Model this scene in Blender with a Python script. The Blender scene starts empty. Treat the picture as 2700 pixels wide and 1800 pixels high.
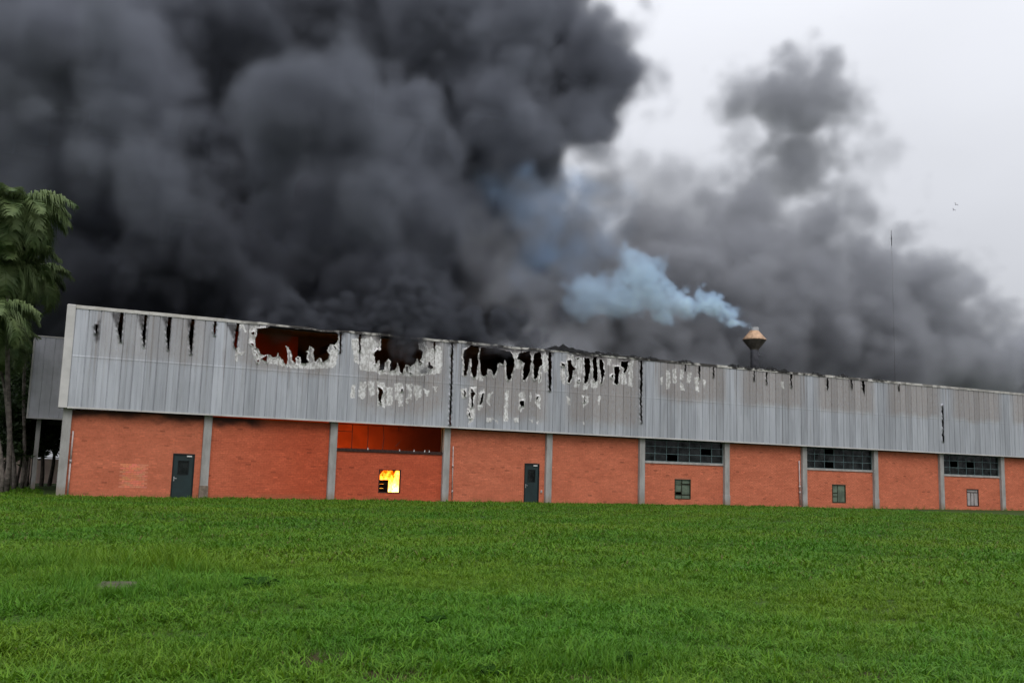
import bpy, bmesh, math, random
import numpy as np
from mathutils import Vector, Matrix

R = math.radians
scene = bpy.context.scene
rng = np.random.default_rng(11)
random.seed(11)

# ------------------------------------------------------------------ camera
CAM = np.array((-1.14579, -47.2753, 1.37879))
YAW, PITCH, ROLL, FOC = 0.447456, 0.138293, 0.029006, 2581.374     # focal length in pixels of a 2700 px wide frame
_f = np.array((math.sin(YAW) * math.cos(PITCH), math.cos(YAW) * math.cos(PITCH), math.sin(PITCH)))
_r0 = np.array((math.cos(YAW), -math.sin(YAW), 0.0))
_u0 = np.cross(_r0, _f)
_r = _r0 * math.cos(ROLL) + _u0 * math.sin(ROLL)
_u = -_r0 * math.sin(ROLL) + _u0 * math.cos(ROLL)
cam_data = bpy.data.cameras.new('camera')
cam = bpy.data.objects.new('camera', cam_data)
scene.collection.objects.link(cam)
cam.matrix_world = Matrix(((_r[0], _u[0], -_f[0], CAM[0]), (_r[1], _u[1], -_f[1], CAM[1]), (_r[2], _u[2], -_f[2], CAM[2]), (0, 0, 0, 1)))
cam_data.sensor_width = 36.0
cam_data.lens = 36.0 * FOC / 2700.0
cam_data.clip_end = 3000.0
scene.camera = cam


def at(px, py, Y):
    """the point of the vertical plane y = Y that a measured position of the photograph stands for"""
    d = _f + _r * (px - 1350.0) / FOC - _u * (py - 900.0) / FOC
    t = (Y - CAM[1]) / d[1]
    return CAM + d * t


def depth_of(p):
    return float((np.asarray(p) - CAM) @ _f)


# ------------------------------------------------------------------ world, sun, exposure
SUN_EL, SUN_AZ = R(52), R(205)
world = bpy.data.worlds.new('World')
scene.world = world
world.use_nodes = True
wt = world.node_tree
wt.nodes.clear()
w_out = wt.nodes.new('ShaderNodeOutputWorld')
w_bg = wt.nodes.new('ShaderNodeBackground')
w_bg.inputs['Strength'].default_value = 0.1
w_sky = wt.nodes.new('ShaderNodeTexSky')
w_sky.sky_type = 'NISHITA'
w_sky.sun_disc = False
w_sky.sun_elevation = SUN_EL
w_sky.sun_rotation = SUN_AZ
w_sky.air_density = 1.0
w_sky.dust_density = 3.0
# an overcast layer in front of it: the standard overcast sky, three times as bright overhead as at the horizon
w_tc = wt.nodes.new('ShaderNodeTexCoord')
w_sep = wt.nodes.new('ShaderNodeSeparateXYZ')
wt.links.new(w_tc.outputs['Generated'], w_sep.inputs[0])
w_mr = wt.nodes.new('ShaderNodeMapRange')
for k, v in zip(('From Min', 'From Max', 'To Min', 'To Max'), (0.0, 1.0, 4.4, 17.6)):
    w_mr.inputs[k].default_value = v
wt.links.new(w_sep.outputs['Z'], w_mr.inputs['Value'])
w_no = wt.nodes.new('ShaderNodeTexNoise')
w_no.inputs['Scale'].default_value = 2.2
w_no.inputs['Detail'].default_value = 5.0
w_no.inputs['Roughness'].default_value = 0.5
w_map = wt.nodes.new('ShaderNodeMapping')
w_map.inputs['Scale'].default_value = (1, 1, 2.5)
wt.links.new(w_tc.outputs['Generated'], w_map.inputs[0])
wt.links.new(w_map.outputs[0], w_no.inputs['Vector'])
w_nr = wt.nodes.new('ShaderNodeMapRange')
for k, v in zip(('From Min', 'From Max', 'To Min', 'To Max'), (0.25, 0.75, 0.93, 1.07)):
    w_nr.inputs[k].default_value = v
wt.links.new(w_no.outputs[0], w_nr.inputs['Value'])
w_mul = wt.nodes.new('ShaderNodeMath')
w_mul.operation = 'MULTIPLY'
wt.links.new(w_mr.outputs[0], w_mul.inputs[0])
wt.links.new(w_nr.outputs[0], w_mul.inputs[1])
w_col = wt.nodes.new('ShaderNodeVectorMath')
w_col.operation = 'SCALE'
w_col.inputs[0].default_value = (0.965, 0.985, 1.05)
wt.links.new(w_mul.outputs[0], w_col.inputs['Scale'])
w_mix = wt.nodes.new('ShaderNodeMix')
w_mix.data_type = 'RGBA'
w_mix.inputs['Factor'].default_value = 0.93
wt.links.new(w_sky.outputs[0], w_mix.inputs['A'])
wt.links.new(w_col.outputs[0], w_mix.inputs['B'])
wt.links.new(w_mix.outputs['Result'], w_bg.inputs['Color'])
wt.links.new(w_bg.outputs[0], w_out.inputs['Surface'])

sun_data = bpy.data.lights.new('sun', 'SUN')
sun_data.energy = 1.1
sun_data.angle = R(35)
sun_data.color = (1.0, 0.97, 0.93)
sun = bpy.data.objects.new('sun', sun_data)
scene.collection.objects.link(sun)
# the veiled sun stands high behind the camera, a little to its left
_sd = Vector((-math.sin(R(15)) * math.cos(SUN_EL), -math.cos(R(15)) * math.cos(SUN_EL), math.sin(SUN_EL)))
sun.rotation_euler = _sd.to_track_quat('Z', 'Y').to_euler()
SUN_AZ = math.atan2(_sd.x, _sd.y)
w_sky.sun_rotation = SUN_AZ

scene.view_settings.view_transform = 'Standard'
scene.view_settings.look = 'None'
scene.view_settings.exposure = 0.0
scene.view_settings.gamma = 1.0
scene.cycles.use_denoising = True
scene.cycles.max_bounces = 5
scene.cycles.volume_bounces = 3
scene.cycles.transparent_max_bounces = 12
scene.cycles.sample_clamp_indirect = 4.0
scene.cycles.volume_step_rate = 1.6
scene.cycles.volume_max_steps = 256
# ------------------------------------------------------------------ helpers
def ground_z(x, y):
    x = np.asarray(x, float); y = np.asarray(y, float)
    z = 0.0021 * np.clip(x, -60, 140)
    amp = np.clip((-1.0 - y) / 6.0, 0, 1)
    z = z + amp * (0.05 * np.sin(x * 0.23 + 1.3) * np.sin(y * 0.31) + 0.035 * np.sin(x * 0.61 + y * 0.47) + 0.02 * np.sin(x * 1.7 - y * 1.1) * np.sin(y * 1.9))
    return z


def gat(px, py):
    """point of the lawn seen at a position of the photograph"""
    d = _f + _r * (px - 1350.0) / FOC - _u * (py - 900.0) / FOC
    p = CAM - d * CAM[2] / d[2]
    for _ in range(6):
        t = (float(ground_z(p[0], p[1])) - CAM[2]) / d[2]
        p = CAM + d * t
    return p


class MB:
    """collects faces for ONE mesh object"""
    def __init__(self):
        self.v, self.f, self.a = [], [], []

    def add(self, verts, faces, tint=None):
        n = len(self.v)
        self.v.extend([tuple(map(float, q)) for q in verts])
        for f in faces:
            self.f.append(tuple(n + i for i in f))
            self.a.append(tint)
        return self

    def box(self, x0, x1, y0, y1, z0, z1, tint=None, skip=()):
        v = [(x0, y0, z0), (x1, y0, z0), (x1, y1, z0), (x0, y1, z0), (x0, y0, z1), (x1, y0, z1), (x1, y1, z1), (x0, y1, z1)]
        F = {'bottom': (3, 2, 1, 0), 'top': (4, 5, 6, 7), 'front': (0, 1, 5, 4), 'right': (1, 2, 6, 5), 'back': (2, 3, 7, 6), 'left': (3, 0, 4, 7)}
        return self.add(v, [q for k, q in F.items() if k not in skip], tint)

    def bevel_box(self, x0, x1, y0, y1, z0, z1, b, tint=None):
        """a box whose four upright and upper edges are chamfered"""
        ring = [(x0 + b, y0), (x1 - b, y0), (x1, y0 + b), (x1, y1 - b), (x1 - b, y1), (x0 + b, y1), (x0, y1 - b), (x0, y0 + b)]
        cx, cy = (x0 + x1) / 2, (y0 + y1) / 2
        sx, sy = 1 - 2 * b / max(x1 - x0, 1e-6), 1 - 2 * b / max(y1 - y0, 1e-6)
        inn = [(cx + (x - cx) * sx, cy + (y - cy) * sy) for x, y in ring]
        v = [(x, y, z0) for x, y in ring] + [(x, y, z1 - b) for x, y in ring] + [(x, y, z1) for x, y in inn]
        f = [tuple(range(7, -1, -1)), tuple(range(16, 24))]
        for k in range(2):
            for i in range(8):
                j = (i + 1) % 8
                f.append((k * 8 + i, k * 8 + j, k * 8 + 8 + j, k * 8 + 8 + i))
        return self.add(v, f, tint)

    def tube(self, pts, radii, n=8, cap=True, tint=None):
        pts = [np.asarray(p, float) for p in pts]
        if np.isscalar(radii):
            radii = [radii] * len(pts)
        v, f = [], []
        for i, p in enumerate(pts):
            t = pts[min(i + 1, len(pts) - 1)] - pts[max(i - 1, 0)]
            t = t / (np.linalg.norm(t) + 1e-9)
            a = np.cross(t, (0, 0, 1.0) if abs(t[2]) < 0.9 else (1.0, 0, 0))
            a /= np.linalg.norm(a)
            b = np.cross(t, a)
            for k in range(n):
                th = 2 * math.pi * k / n
                v.append(p + radii[i] * (math.cos(th) * a + math.sin(th) * b))
        for i in range(len(pts) - 1):
            for k in range(n):
                j = (k + 1) % n
                f.append((i * n + k, i * n + j, (i + 1) * n + j, (i + 1) * n + k))
        if cap:
            f.append(tuple(range(n - 1, -1, -1)))
            f.append(tuple((len(pts) - 1) * n + k for k in range(n)))
        return self.add(v, f, tint)

    def lathe(self, cx, cy, prof, n=24, tint=None):
        v, f = [], []
        for r, z in prof:
            for k in range(n):
                th = 2 * math.pi * k / n
                v.append((cx + r * math.cos(th), cy + r * math.sin(th), z))
        for i in range(len(prof) - 1):
            for k in range(n):
                j = (k + 1) % n
                f.append((i * n + k, i * n + j, (i + 1) * n + j, (i + 1) * n + k))
        return self.add(v, f, tint)

    def mesh(self, name, mat, smooth=False):
        me = bpy.data.meshes.new(name)
        me.from_pydata(self.v, [], self.f)
        if any(t is not None for t in self.a):
            at_ = me.attributes.new('tint', 'FLOAT_COLOR', 'FACE')
            c = np.ones((len(self.f), 4), np.float32)
            for i, t in enumerate(self.a):
                c[i, :3] = (1, 1, 1) if t is None else t
            at_.data.foreach_set('color', c.ravel())
        if smooth:
            me.shade_smooth()
        me.materials.append(mat)
        return me

    def build(self, name, mat, parent=None, smooth=False):
        return link(name, self.mesh(name, mat, smooth), parent)


def link(name, me, parent=None):
    o = bpy.data.objects.new(name, me)
    scene.collection.objects.link(o)
    if parent is not None:
        o.parent = parent
    return o


def tag(o, label=None, cat=None, group=None, kind=None):
    for k, v in (('label', label), ('category', cat), ('group', group), ('kind', kind)):
        if v:
            o[k] = v
    return o


def empty(name, loc=(0, 0, 0)):
    o = bpy.data.objects.new(name, None)
    o.location = loc
    scene.collection.objects.link(o)
    return o


# ------------------------------------------------------------------ materials
class NT:
    def __init__(self, name, rough=0.8, metallic=0.0, spec=0.3):
        self.m = bpy.data.materials.new(name)
        self.m.use_nodes = True
        self.t = self.m.node_tree
        self.b = self.t.nodes['Principled BSDF']
        self.b.inputs['Roughness'].default_value = rough
        self.b.inputs['Metallic'].default_value = metallic
        self.b.inputs['Specular IOR Level'].default_value = spec

    def n(self, kind, **kw):
        q = self.t.nodes.new('ShaderNode' + kind)
        for k, v in kw.items():
            if hasattr(q, k):
                setattr(q, k, v)
            else:
                self.set(q, k.replace('_', ' ').title(), v)
        return q

    def set(self, q, k, v):
        if hasattr(v, 'links') or isinstance(v, bpy.types.NodeSocket):
            self.t.links.new(v, q.inputs[k])
        else:
            q.inputs[k].default_value = v

    def math(self, op, a, b=0.0, clamp=False):
        q = self.t.nodes.new('ShaderNodeMath'); q.operation = op; q.use_clamp = clamp
        self.set(q, 0, a); self.set(q, 1, b)
        return q.outputs[0]

    def remap(self, v, a, b, c=0.0, d=1.0, smooth=True):
        q = self.t.nodes.new('ShaderNodeMapRange')
        q.interpolation_type = 'SMOOTHSTEP' if smooth else 'LINEAR'
        self.set(q, 'Value', v)
        for k, x in zip(('From Min', 'From Max', 'To Min', 'To Max'), (a, b, c, d)):
            q.inputs[k].default_value = x
        return q.outputs['Result']

    def mix(self, fac, a, b, mode='MIX'):
        q = self.t.nodes.new('ShaderNodeMix'); q.data_type = 'RGBA'; q.blend_type = mode
        for k, v in (('Factor', fac), ('A', a), ('B', b)):
            s = [x for x in q.inputs if x.name == k and (x.type == 'RGBA' if k != 'Factor' else x.type == 'VALUE')][0]
            if isinstance(v, bpy.types.NodeSocket):
                self.t.links.new(v, s)
            else:
                s.default_value = (*v, 1) if isinstance(v, tuple) and len(v) == 3 else v
        return [x for x in q.outputs if x.type == 'RGBA'][0]

    def pos(self, scale=(1, 1, 1)):
        g = self.t.nodes.new('ShaderNodeNewGeometry')
        mp = self.t.nodes.new('ShaderNodeMapping')
        mp.inputs['Scale'].default_value = scale
        self.t.links.new(g.outputs['Position'], mp.inputs[0])
        return mp.outputs[0]

    def xyz(self):
        g = self.t.nodes.new('ShaderNodeNewGeometry')
        s = self.t.nodes.new('ShaderNodeSeparateXYZ')
        self.t.links.new(g.outputs['Position'], s.inputs[0])
        return s.outputs

    def noise(self, vec, scale=1.0, detail=4.0, rough=0.55):
        q = self.t.nodes.new('ShaderNodeTexNoise')
        self.t.links.new(vec, q.inputs['Vector'])
        q.inputs['Scale'].default_value = scale
        q.inputs['Detail'].default_value = detail
        q.inputs['Roughness'].default_value = rough
        return q.outputs[0]

    def attr(self, name, out='Fac', kind='GEOMETRY'):
        q = self.t.nodes.new('ShaderNodeAttribute'); q.attribute_name = name; q.attribute_type = kind
        return q.outputs[out]

    def rnd(self):
        return self.t.nodes.new('ShaderNodeObjectInfo').outputs['Random']

    def bump(self, h, strength=0.3, dist=0.02):
        q = self.t.nodes.new('ShaderNodeBump')
        q.inputs['Strength'].default_value = strength
        q.inputs['Distance'].default_value = dist
        self.t.links.new(h, q.inputs['Height'])
        self.t.links.new(q.outputs[0], self.b.inputs['Normal'])

    def color(self, c):
        self.set(self.b, 'Base Color', (*c, 1) if isinstance(c, tuple) else c)
        return self.m


def plain(name, c, rough=0.7, metallic=0.0, var=0.15, scale=3.0, spec=0.3):
    q = NT(name, rough, metallic, spec)
    n = q.noise(q.pos(), scale, 5)
    lo = tuple(x * (1 - var) for x in c)
    hi = tuple(min(1, x * (1 + var)) for x in c)
    return q.color(q.mix(q.remap(n, 0.3, 0.7), lo, hi))


# bricks: each brick carries its own tint; soot has settled under the cladding of the first bays
q = NT('brick', 0.9)
X = q.xyz()
n1 = q.noise(q.pos((1, 1, 2.5)), 0.7, 4)
n2 = q.noise(q.pos(), 14, 4)
base = q.mix(q.remap(n1, 0.3, 0.7), (0.57, 0.160, 0.084), (0.66, 0.195, 0.105))
base = q.mix(1.0, base, q.attr('tint', 'Color'), 'MULTIPLY')
base = q.mix(q.remap(n2, 0.35, 0.75), base, q.mix(1.0, base, (0.8, 0.78, 0.76), 'MULTIPLY'))
sn = q.noise(q.pos((0.55, 1, 0.9)), 1.0, 3)
edge = q.math('ADD', X[2], q.math('MULTIPLY', q.math('SUBTRACT', sn, 0.5), 1.3))
soot = q.math('MULTIPLY', q.remap(edge, 3.3, 3.75), q.remap(X[0], 9.0, 8.0))
base = q.mix(q.math('MULTIPLY', soot, 0.9), base, (0.02, 0.018, 0.018))
damp = q.remap(q.math('ADD', X[2], q.math('MULTIPLY', q.math('SUBTRACT', n1, 0.5), 0.5)), 0.35, 0.02, 0.0, 0.35)
base = q.mix(damp, base, (0.30, 0.16, 0.08))
M_brick = q.color(base)

q = NT('mortar', 0.95)
n = q.noise(q.pos(), 6, 5)
base = q.mix(n, (0.47, 0.155, 0.09), (0.58, 0.205, 0.125))
X = q.xyz()
sn = q.noise(q.pos((0.55, 1, 0.9)), 1.0, 3)
edge = q.math('ADD', X[2], q.math('MULTIPLY', q.math('SUBTRACT', sn, 0.5), 1.3))
soot = q.math('MULTIPLY', q.remap(edge, 3.3, 3.75), q.remap(X[0], 9.0, 8.0))
base = q.mix(1.0, base, q.attr('tint', 'Color'), 'MULTIPLY')
M_mortar = q.color(q.mix(q.math('MULTIPLY', soot, 0.9), base, (0.02, 0.018, 0.018)))

q = NT('concrete', 0.9)
X = q.xyz()
n = q.noise(q.pos((1, 1, 0.35)), 3.0, 6)
n2 = q.noise(q.pos(), 26, 3)
base = q.mix(q.remap(n, 0.3, 0.7), (0.27, 0.26, 0.245), (0.40, 0.39, 0.375))
base = q.mix(q.remap(n2, 0.4, 0.8, 0, 0.4), base, (0.22, 0.21, 0.2))
base = q.mix(q.math('MULTIPLY', q.remap(q.math('ADD', X[2], q.math('MULTIPLY', n, 0.5)), 0.85, 0.45), 0.55), base, (0.25, 0.19, 0.13))
q.bump(n2, 0.3, 0.01)
M_concrete = q.color(base)
M_concrete_dark = plain('stained_concrete', (0.20, 0.155, 0.12), 0.95, 0, 0.3, 6)

# cladding sheet: dull galvanised steel, smoke-browned in the middle of the bays, paint burnt white round the holes
q = NT('cladding_sheet', 0.5, 0.25, 0.4)
X = q.xyz()
nv = q.noise(q.pos((5.0, 1, 0.25)), 1.4, 5, 0.6)
nb = q.noise(q.pos(), 0.9, 5)
nf = q.noise(q.pos((3, 1, 1)), 5.0, 4, 0.65)
base = q.mix(q.remap(nv, 0.3, 0.7), (0.345, 0.358, 0.386), (0.455, 0.472, 0.508))
strk = q.remap(q.noise(q.pos((7.0, 1, 0.16)), 1.3, 4, 0.6), 0.5, 0.72)
strk = q.math('MULTIPLY', strk, q.remap(q.math('ADD', X[2], q.math('MULTIPLY', nb, 3.0)), 5.2, 9.2, 0.08, 0.8))
base = q.mix(strk, base, (0.24, 0.215, 0.20))
wash = q.math('MULTIPLY', q.remap(q.noise(q.pos((2.2, 1, 0.5)), 1.0, 5, 0.6), 0.48, 0.68), 0.55)
base = q.mix(wash, base, (0.47, 0.485, 0.515))
rndc = q.remap(q.rnd(), 0.0, 1.0, 0.86, 1.14, False)
u = q.math('FRACT', q.math('DIVIDE', X[0], 6.0))
um = q.math('MULTIPLY', q.remap(u, 0.06, 0.24), q.remap(u, 1.02, 0.86))
hi_ = q.remap(q.math('ADD', X[2], q.math('MULTIPLY', q.math('SUBTRACT', nb, 0.5), 0.9)), 5.9, 6.5)
lowburn = q.math('MULTIPLY', q.remap(X[0], 11.5, 14.0), q.remap(X[0], 31.0, 29.0))
lowburn = q.math('MULTIPLY', lowburn, q.remap(q.math('ADD', X[2], q.math('MULTIPLY', nb, 1.2)), 4.6, 5.6))
zone = q.math('MAXIMUM', q.math('MULTIPLY', hi_, q.remap(X[0], 0.5, 12, 0.45, 1.0)), lowburn)
zone = q.math('MULTIPLY', zone, um)
zone = q.math('MULTIPLY', zone, q.remap(nf, 0.2, 0.62, 0.35, 1.0))
base = q.mix(q.math('MULTIPLY', zone, 0.95), base, q.mix(nf, (0.225, 0.20, 0.19), (0.35, 0.322, 0.308)))
spots = q.math('MULTIPLY', zone, q.remap(q.noise(q.pos((4, 1, 1.2)), 3.5, 4, 0.7), 0.54, 0.70, 0, 0.6))
base = q.mix(spots, base, (0.13, 0.115, 0.11))
base = q.mix(q.attr('soot'), base, (0.035, 0.03, 0.03))
burn = q.attr('burn')
bn = q.noise(q.pos((1, 1, 0.7)), 8.0, 4, 0.65)
bfac = q.remap(q.math('ADD', burn, q.math('MULTIPLY', q.math('SUBTRACT', bn, 0.5), 1.4)), 0.34, 0.60)
base = q.mix(bfac, base, q.mix(q.remap(q.noise(q.pos((1.6, 1, 1)), 5.0, 5, 0.7), 0.40, 0.62), (0.70, 0.69, 0.68), (0.40, 0.385, 0.37)))
sc = q.n('VectorMath', operation='SCALE'); q.t.links.new(base, sc.inputs[0]); q.t.links.new(rndc, sc.inputs['Scale'])
q.set(q.b, 'Roughness', q.remap(bfac, 0, 1, 0.46, 0.8, False))
q.set(q.b, 'Metallic', q.remap(q.math('ADD', bfac, zone, True), 0, 1, 0.35, 0.0, False))
M_clad = q.color(sc.outputs[0])

q = NT('pale_trim', 0.6, 0.1)
n = q.noise(q.pos((2, 1, 2)), 2.0, 5)
n2 = q.noise(q.pos((1.5, 1, 1)), 1.3, 5)
X = q.xyz()
base = q.mix(q.remap(n, 0.3, 0.7), (0.42, 0.40, 0.36), (0.55, 0.53, 0.50))
char = q.math('MULTIPLY', q.remap(n2, 0.42, 0.58), q.math('MULTIPLY', q.remap(X[0], 5.0, 10.0), q.remap(X[0], 62, 40, 0.35, 1)))
base = q.mix(char, base, (0.05, 0.045, 0.042))
M_trim = q.color(base)
M_corner = plain('corner_trim', (0.52, 0.505, 0.485), 0.6, 0.1, 0.12, 1.2)
M_char = plain('charred', (0.012, 0.012, 0.013), 0.95, 0, 0.4, 5)
M_soffit = plain('soffit', (0.06, 0.058, 0.055), 0.9)
M_sootwall = plain('sooty_plaster', (0.05, 0.045, 0.042), 0.95, 0, 0.4, 1.2)
M_sootroof = plain('sooty_roof', (0.008, 0.0075, 0.0075), 0.95, 0, 0.4, 1.0)
q = NT('glow_wall_brick', 0.95)
X = q.xyz()
n = q.noise(q.pos(), 0.8, 5)
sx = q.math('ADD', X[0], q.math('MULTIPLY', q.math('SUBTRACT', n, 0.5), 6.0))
glow_fade = q.math('MAXIMUM', q.remap(sx, 15.5, 19.5, 0, 0.85), q.remap(q.math('ADD', X[2], q.math('MULTIPLY', n, 1.5)), 4.8, 6.5, 0, 0.15))  # fire glow dying away to the right and upwards, painted into the brick colour
M_glowwall = q.color(q.mix(glow_fade, q.mix(q.remap(n, 0.3, 0.7), (0.30, 0.055, 0.022), (0.48, 0.09, 0.03)), (0.07, 0.014, 0.008)))
M_floor = plain('factory_floor', (0.06, 0.055, 0.05), 0.9)
M_door = plain('green_door_paint', (0.010, 0.026, 0.028), 0.45, 0, 0.25, 2.0, 0.5)
M_doorframe = plain('door_frame_paint', (0.007, 0.012, 0.013), 0.5)
M_teal = plain('teal_frame_paint', (0.10, 0.15, 0.155), 0.6, 0, 0.25, 5)
M_rust = plain('dark_rusted_steel', (0.05, 0.025, 0.02), 0.8, 0.3, 0.4, 8)
M_greenframe = plain('dark_green_frame', (0.03, 0.032, 0.016), 0.6)
M_steel = plain('dull_steel', (0.45, 0.45, 0.45), 0.4, 0.6)
M_pvc = plain('pale_pipe', (0.46, 0.38, 0.36), 0.6, 0, 0.2, 3)
M_sill = plain('sill_concrete', (0.36, 0.33, 0.31), 0.85, 0, 0.2, 3)
M_vent = plain('weathered_copper_vent', (0.42, 0.27, 0.17), 0.55, 0.3, 0.3, 4)
M_ventdark = plain('dark_vent_underside', (0.13, 0.115, 0.095), 0.6, 0.3, 0.35, 4)  # darker tone for the downward cone
M_ventpipe = plain('sooty_vent_pipe', (0.10, 0.10, 0.115), 0.7, 0.2, 0.3, 4)
M_white = plain('white_enamel', (0.7, 0.7, 0.68), 0.5)


def glass(name, tint, rough=0.04, alpha=0.55):
    m = bpy.data.materials.new(name); m.use_nodes = True
    t = m.node_tree; t.nodes.clear()
    o = t.nodes.new('ShaderNodeOutputMaterial'); mx = t.nodes.new('ShaderNodeMixShader')
    tr = t.nodes.new('ShaderNodeBsdfTransparent'); gl = t.nodes.new('ShaderNodeBsdfPrincipled')
    tr.inputs[0].default_value = (*tint, 1)
    gl.inputs['Base Color'].default_value = (0.02, 0.025, 0.025, 1)
    gl.inputs['Roughness'].default_value = rough
    tc = t.nodes.new('ShaderNodeNewGeometry')
    no = t.nodes.new('ShaderNodeTexNoise'); no.inputs['Scale'].default_value = 2.5
    t.links.new(tc.outputs['Position'], no.inputs['Vector'])
    mr = t.nodes.new('ShaderNodeMapRange')
    mr.inputs['From Min'].default_value = 0.3; mr.inputs['From Max'].default_value = 0.7
    mr.inputs['To Min'].default_value = alpha - 0.25; mr.inputs['To Max'].default_value = alpha + 0.25
    t.links.new(no.outputs[0], mr.inputs['Value'])
    t.links.new(mr.outputs[0], mx.inputs[0])
    t.links.new(tr.outputs[0], mx.inputs[1]); t.links.new(gl.outputs[0], mx.inputs[2]); t.links.new(mx.outputs[0], o.inputs[0])
    return m


M_glass = glass('dusty_dark_glass', (0.30, 0.36, 0.36), 0.12, 0.45)
M_frost_green = plain('frosted_green_glass', (0.105, 0.135, 0.095), 0.35, 0, 0.3, 3, 0.5)
M_frost_grey = plain('frosted_grey_glass', (0.33, 0.30, 0.29), 0.35, 0, 0.2, 3, 0.5)
M_paper = plain('grey_curtain', (0.20, 0.23, 0.26), 0.9, 0, 0.2, 6)


def emission(name, stops, strength):
    m = bpy.data.materials.new(name); m.use_nodes = True
    t = m.node_tree; t.nodes.clear()
    o = t.nodes.new('ShaderNodeOutputMaterial'); e = t.nodes.new('ShaderNodeEmission')
    e.inputs['Strength'].default_value = strength
    tc = t.nodes.new('ShaderNodeTexCoord'); sp = t.nodes.new('ShaderNodeSeparateXYZ'); cr = t.nodes.new('ShaderNodeValToRGB')
    no = t.nodes.new('ShaderNodeTexNoise'); no.inputs['Scale'].default_value = 4.5
    no.inputs['Detail'].default_value = 3.0
    ad = t.nodes.new('ShaderNodeMath'); ad.operation = 'MULTIPLY_ADD'; ad.inputs[1].default_value = 1.1
    sb = t.nodes.new('ShaderNodeMath'); sb.operation = 'SUBTRACT'; sb.inputs[1].default_value = 0.52
    t.links.new(tc.outputs['Object'], no.inputs['Vector'])
    t.links.new(tc.outputs['Generated'], sp.inputs[0])
    t.links.new(no.outputs[0], ad.inputs[0]); t.links.new(sp.outputs['Z'], sb.inputs[0]); t.links.new(sb.outputs[0], ad.inputs[2])
    t.links.new(ad.outputs[0], cr.inputs[0])
    el = cr.color_ramp.elements
    while len(el) < len(stops):
        el.new(0.5)
    for q_, (p, c) in zip(el, stops):
        q_.position = p; q_.color = (*c, 1)
    t.links.new(cr.outputs[0], e.inputs[0]); t.links.new(e.outputs[0], o.inputs[0])
    return m


M_flame = emission('flame', ((0.0, (1.0, 0.74, 0.34)), (0.35, (1.0, 0.52, 0.08)), (0.7, (0.8, 0.20, 0.012)), (1.0, (0.3, 0.03, 0.0))), 6.0)
M_anclad = plain('annex_sheet', (0.46, 0.465, 0.50), 0.5, 0.2, 0.14, 1.0, 0.4)
M_pinkwall = plain('pink_render', (0.74, 0.56, 0.49), 0.9, 0, 0.15, 0.8)
M_mast = plain('grey_mast', (0.10, 0.10, 0.11), 0.6)
M_slab = plain('weathered_slab', (0.062, 0.058, 0.034), 0.95, 0, 0.35, 6)
M_bark = plain('bark', (0.075, 0.06, 0.05), 0.95, 0, 0.4, 7)
M_palmtrunk = plain('palm_trunk', (0.13, 0.11, 0.095), 0.9, 0, 0.45, 6)
M_palmshaft = plain('palm_crownshaft', (0.08, 0.11, 0.03), 0.6)


def leaf_mat(name, lo, hi, rough=0.55, trans=0.3):
    m = bpy.data.materials.new(name); m.use_nodes = True
    t = m.node_tree
    p = t.nodes['Principled BSDF']; p.inputs['Roughness'].default_value = rough; p.inputs['Specular IOR Level'].default_value = 0.35 if rough < 0.9 else 0.05
    out = t.nodes['Material Output']
    g = t.nodes.new('ShaderNodeNewGeometry'); no = t.nodes.new('ShaderNodeTexNoise'); no.inputs['Scale'].default_value = 1.3; no.inputs['Detail'].default_value = 4
    t.links.new(g.outputs['Position'], no.inputs['Vector'])
    mr = t.nodes.new('ShaderNodeMapRange'); mr.inputs['From Min'].default_value = .3; mr.inputs['From Max'].default_value = .7
    t.links.new(no.outputs[0], mr.inputs[0])
    mx = t.nodes.new('ShaderNodeMix'); mx.data_type = 'RGBA'
    mx.inputs['A'].default_value = (*lo, 1); mx.inputs['B'].default_value = (*hi, 1)
    t.links.new(mr.outputs[0], mx.inputs['Factor'])
    t.links.new(mx.outputs['Result'], p.inputs['Base Color'])
    tl = t.nodes.new('ShaderNodeBsdfTranslucent'); t.links.new(mx.outputs['Result'], tl.inputs[0])
    ms = t.nodes.new('ShaderNodeMixShader'); ms.inputs[0].default_value = trans
    t.links.new(p.outputs[0], ms.inputs[1]); t.links.new(tl.outputs[0], ms.inputs[2]); t.links.new(ms.outputs[0], out.inputs[0])
    return m


M_palm = leaf_mat('palm_leaf', (0.065, 0.115, 0.034), (0.18, 0.235, 0.09))
M_leaf = leaf_mat('tree_leaf', (0.016, 0.032, 0.010), (0.040, 0.070, 0.018))
M_weed = leaf_mat('weed_leaf', (0.016, 0.05, 0.008), (0.034, 0.085, 0.012), 1.0)

# grass: tone by patch (yellower or bluer green), paler to the tip, single blades differ
m = bpy.data.materials.new('grass_blade'); m.use_nodes = True
t = m.node_tree
q = NT.__new__(NT); q.m, q.t, q.b = m, t, t.nodes['Principled BSDF']
tone_ = q.attr('tone', 'Fac', 'INSTANCER')
tt = q.attr('t'); bb = q.attr('b')
cA = q.mix(tone_, (0.066, 0.190, 0.012), (0.124, 0.222, 0.012))
cA = q.mix(q.remap(bb, 0.0, 1.0, 0, 1, False), q.mix(1.0, cA, (0.72, 0.76, 0.8), 'MULTIPLY'), q.mix(1.0, cA, (1.28, 1.22, 1.2), 'MULTIPLY'))
cA = q.mix(q.remap(bb, .975, .985), cA, (0.16, 0.16, 0.05))
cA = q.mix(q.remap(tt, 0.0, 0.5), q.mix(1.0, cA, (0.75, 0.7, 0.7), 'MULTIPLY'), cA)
q.set(q.b, 'Base Color', cA)
q.b.inputs['Roughness'].default_value = 0.5
q.b.inputs['Specular IOR Level'].default_value = 0.16
tl = t.nodes.new('ShaderNodeBsdfTranslucent'); t.links.new(cA, tl.inputs[0])
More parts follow.
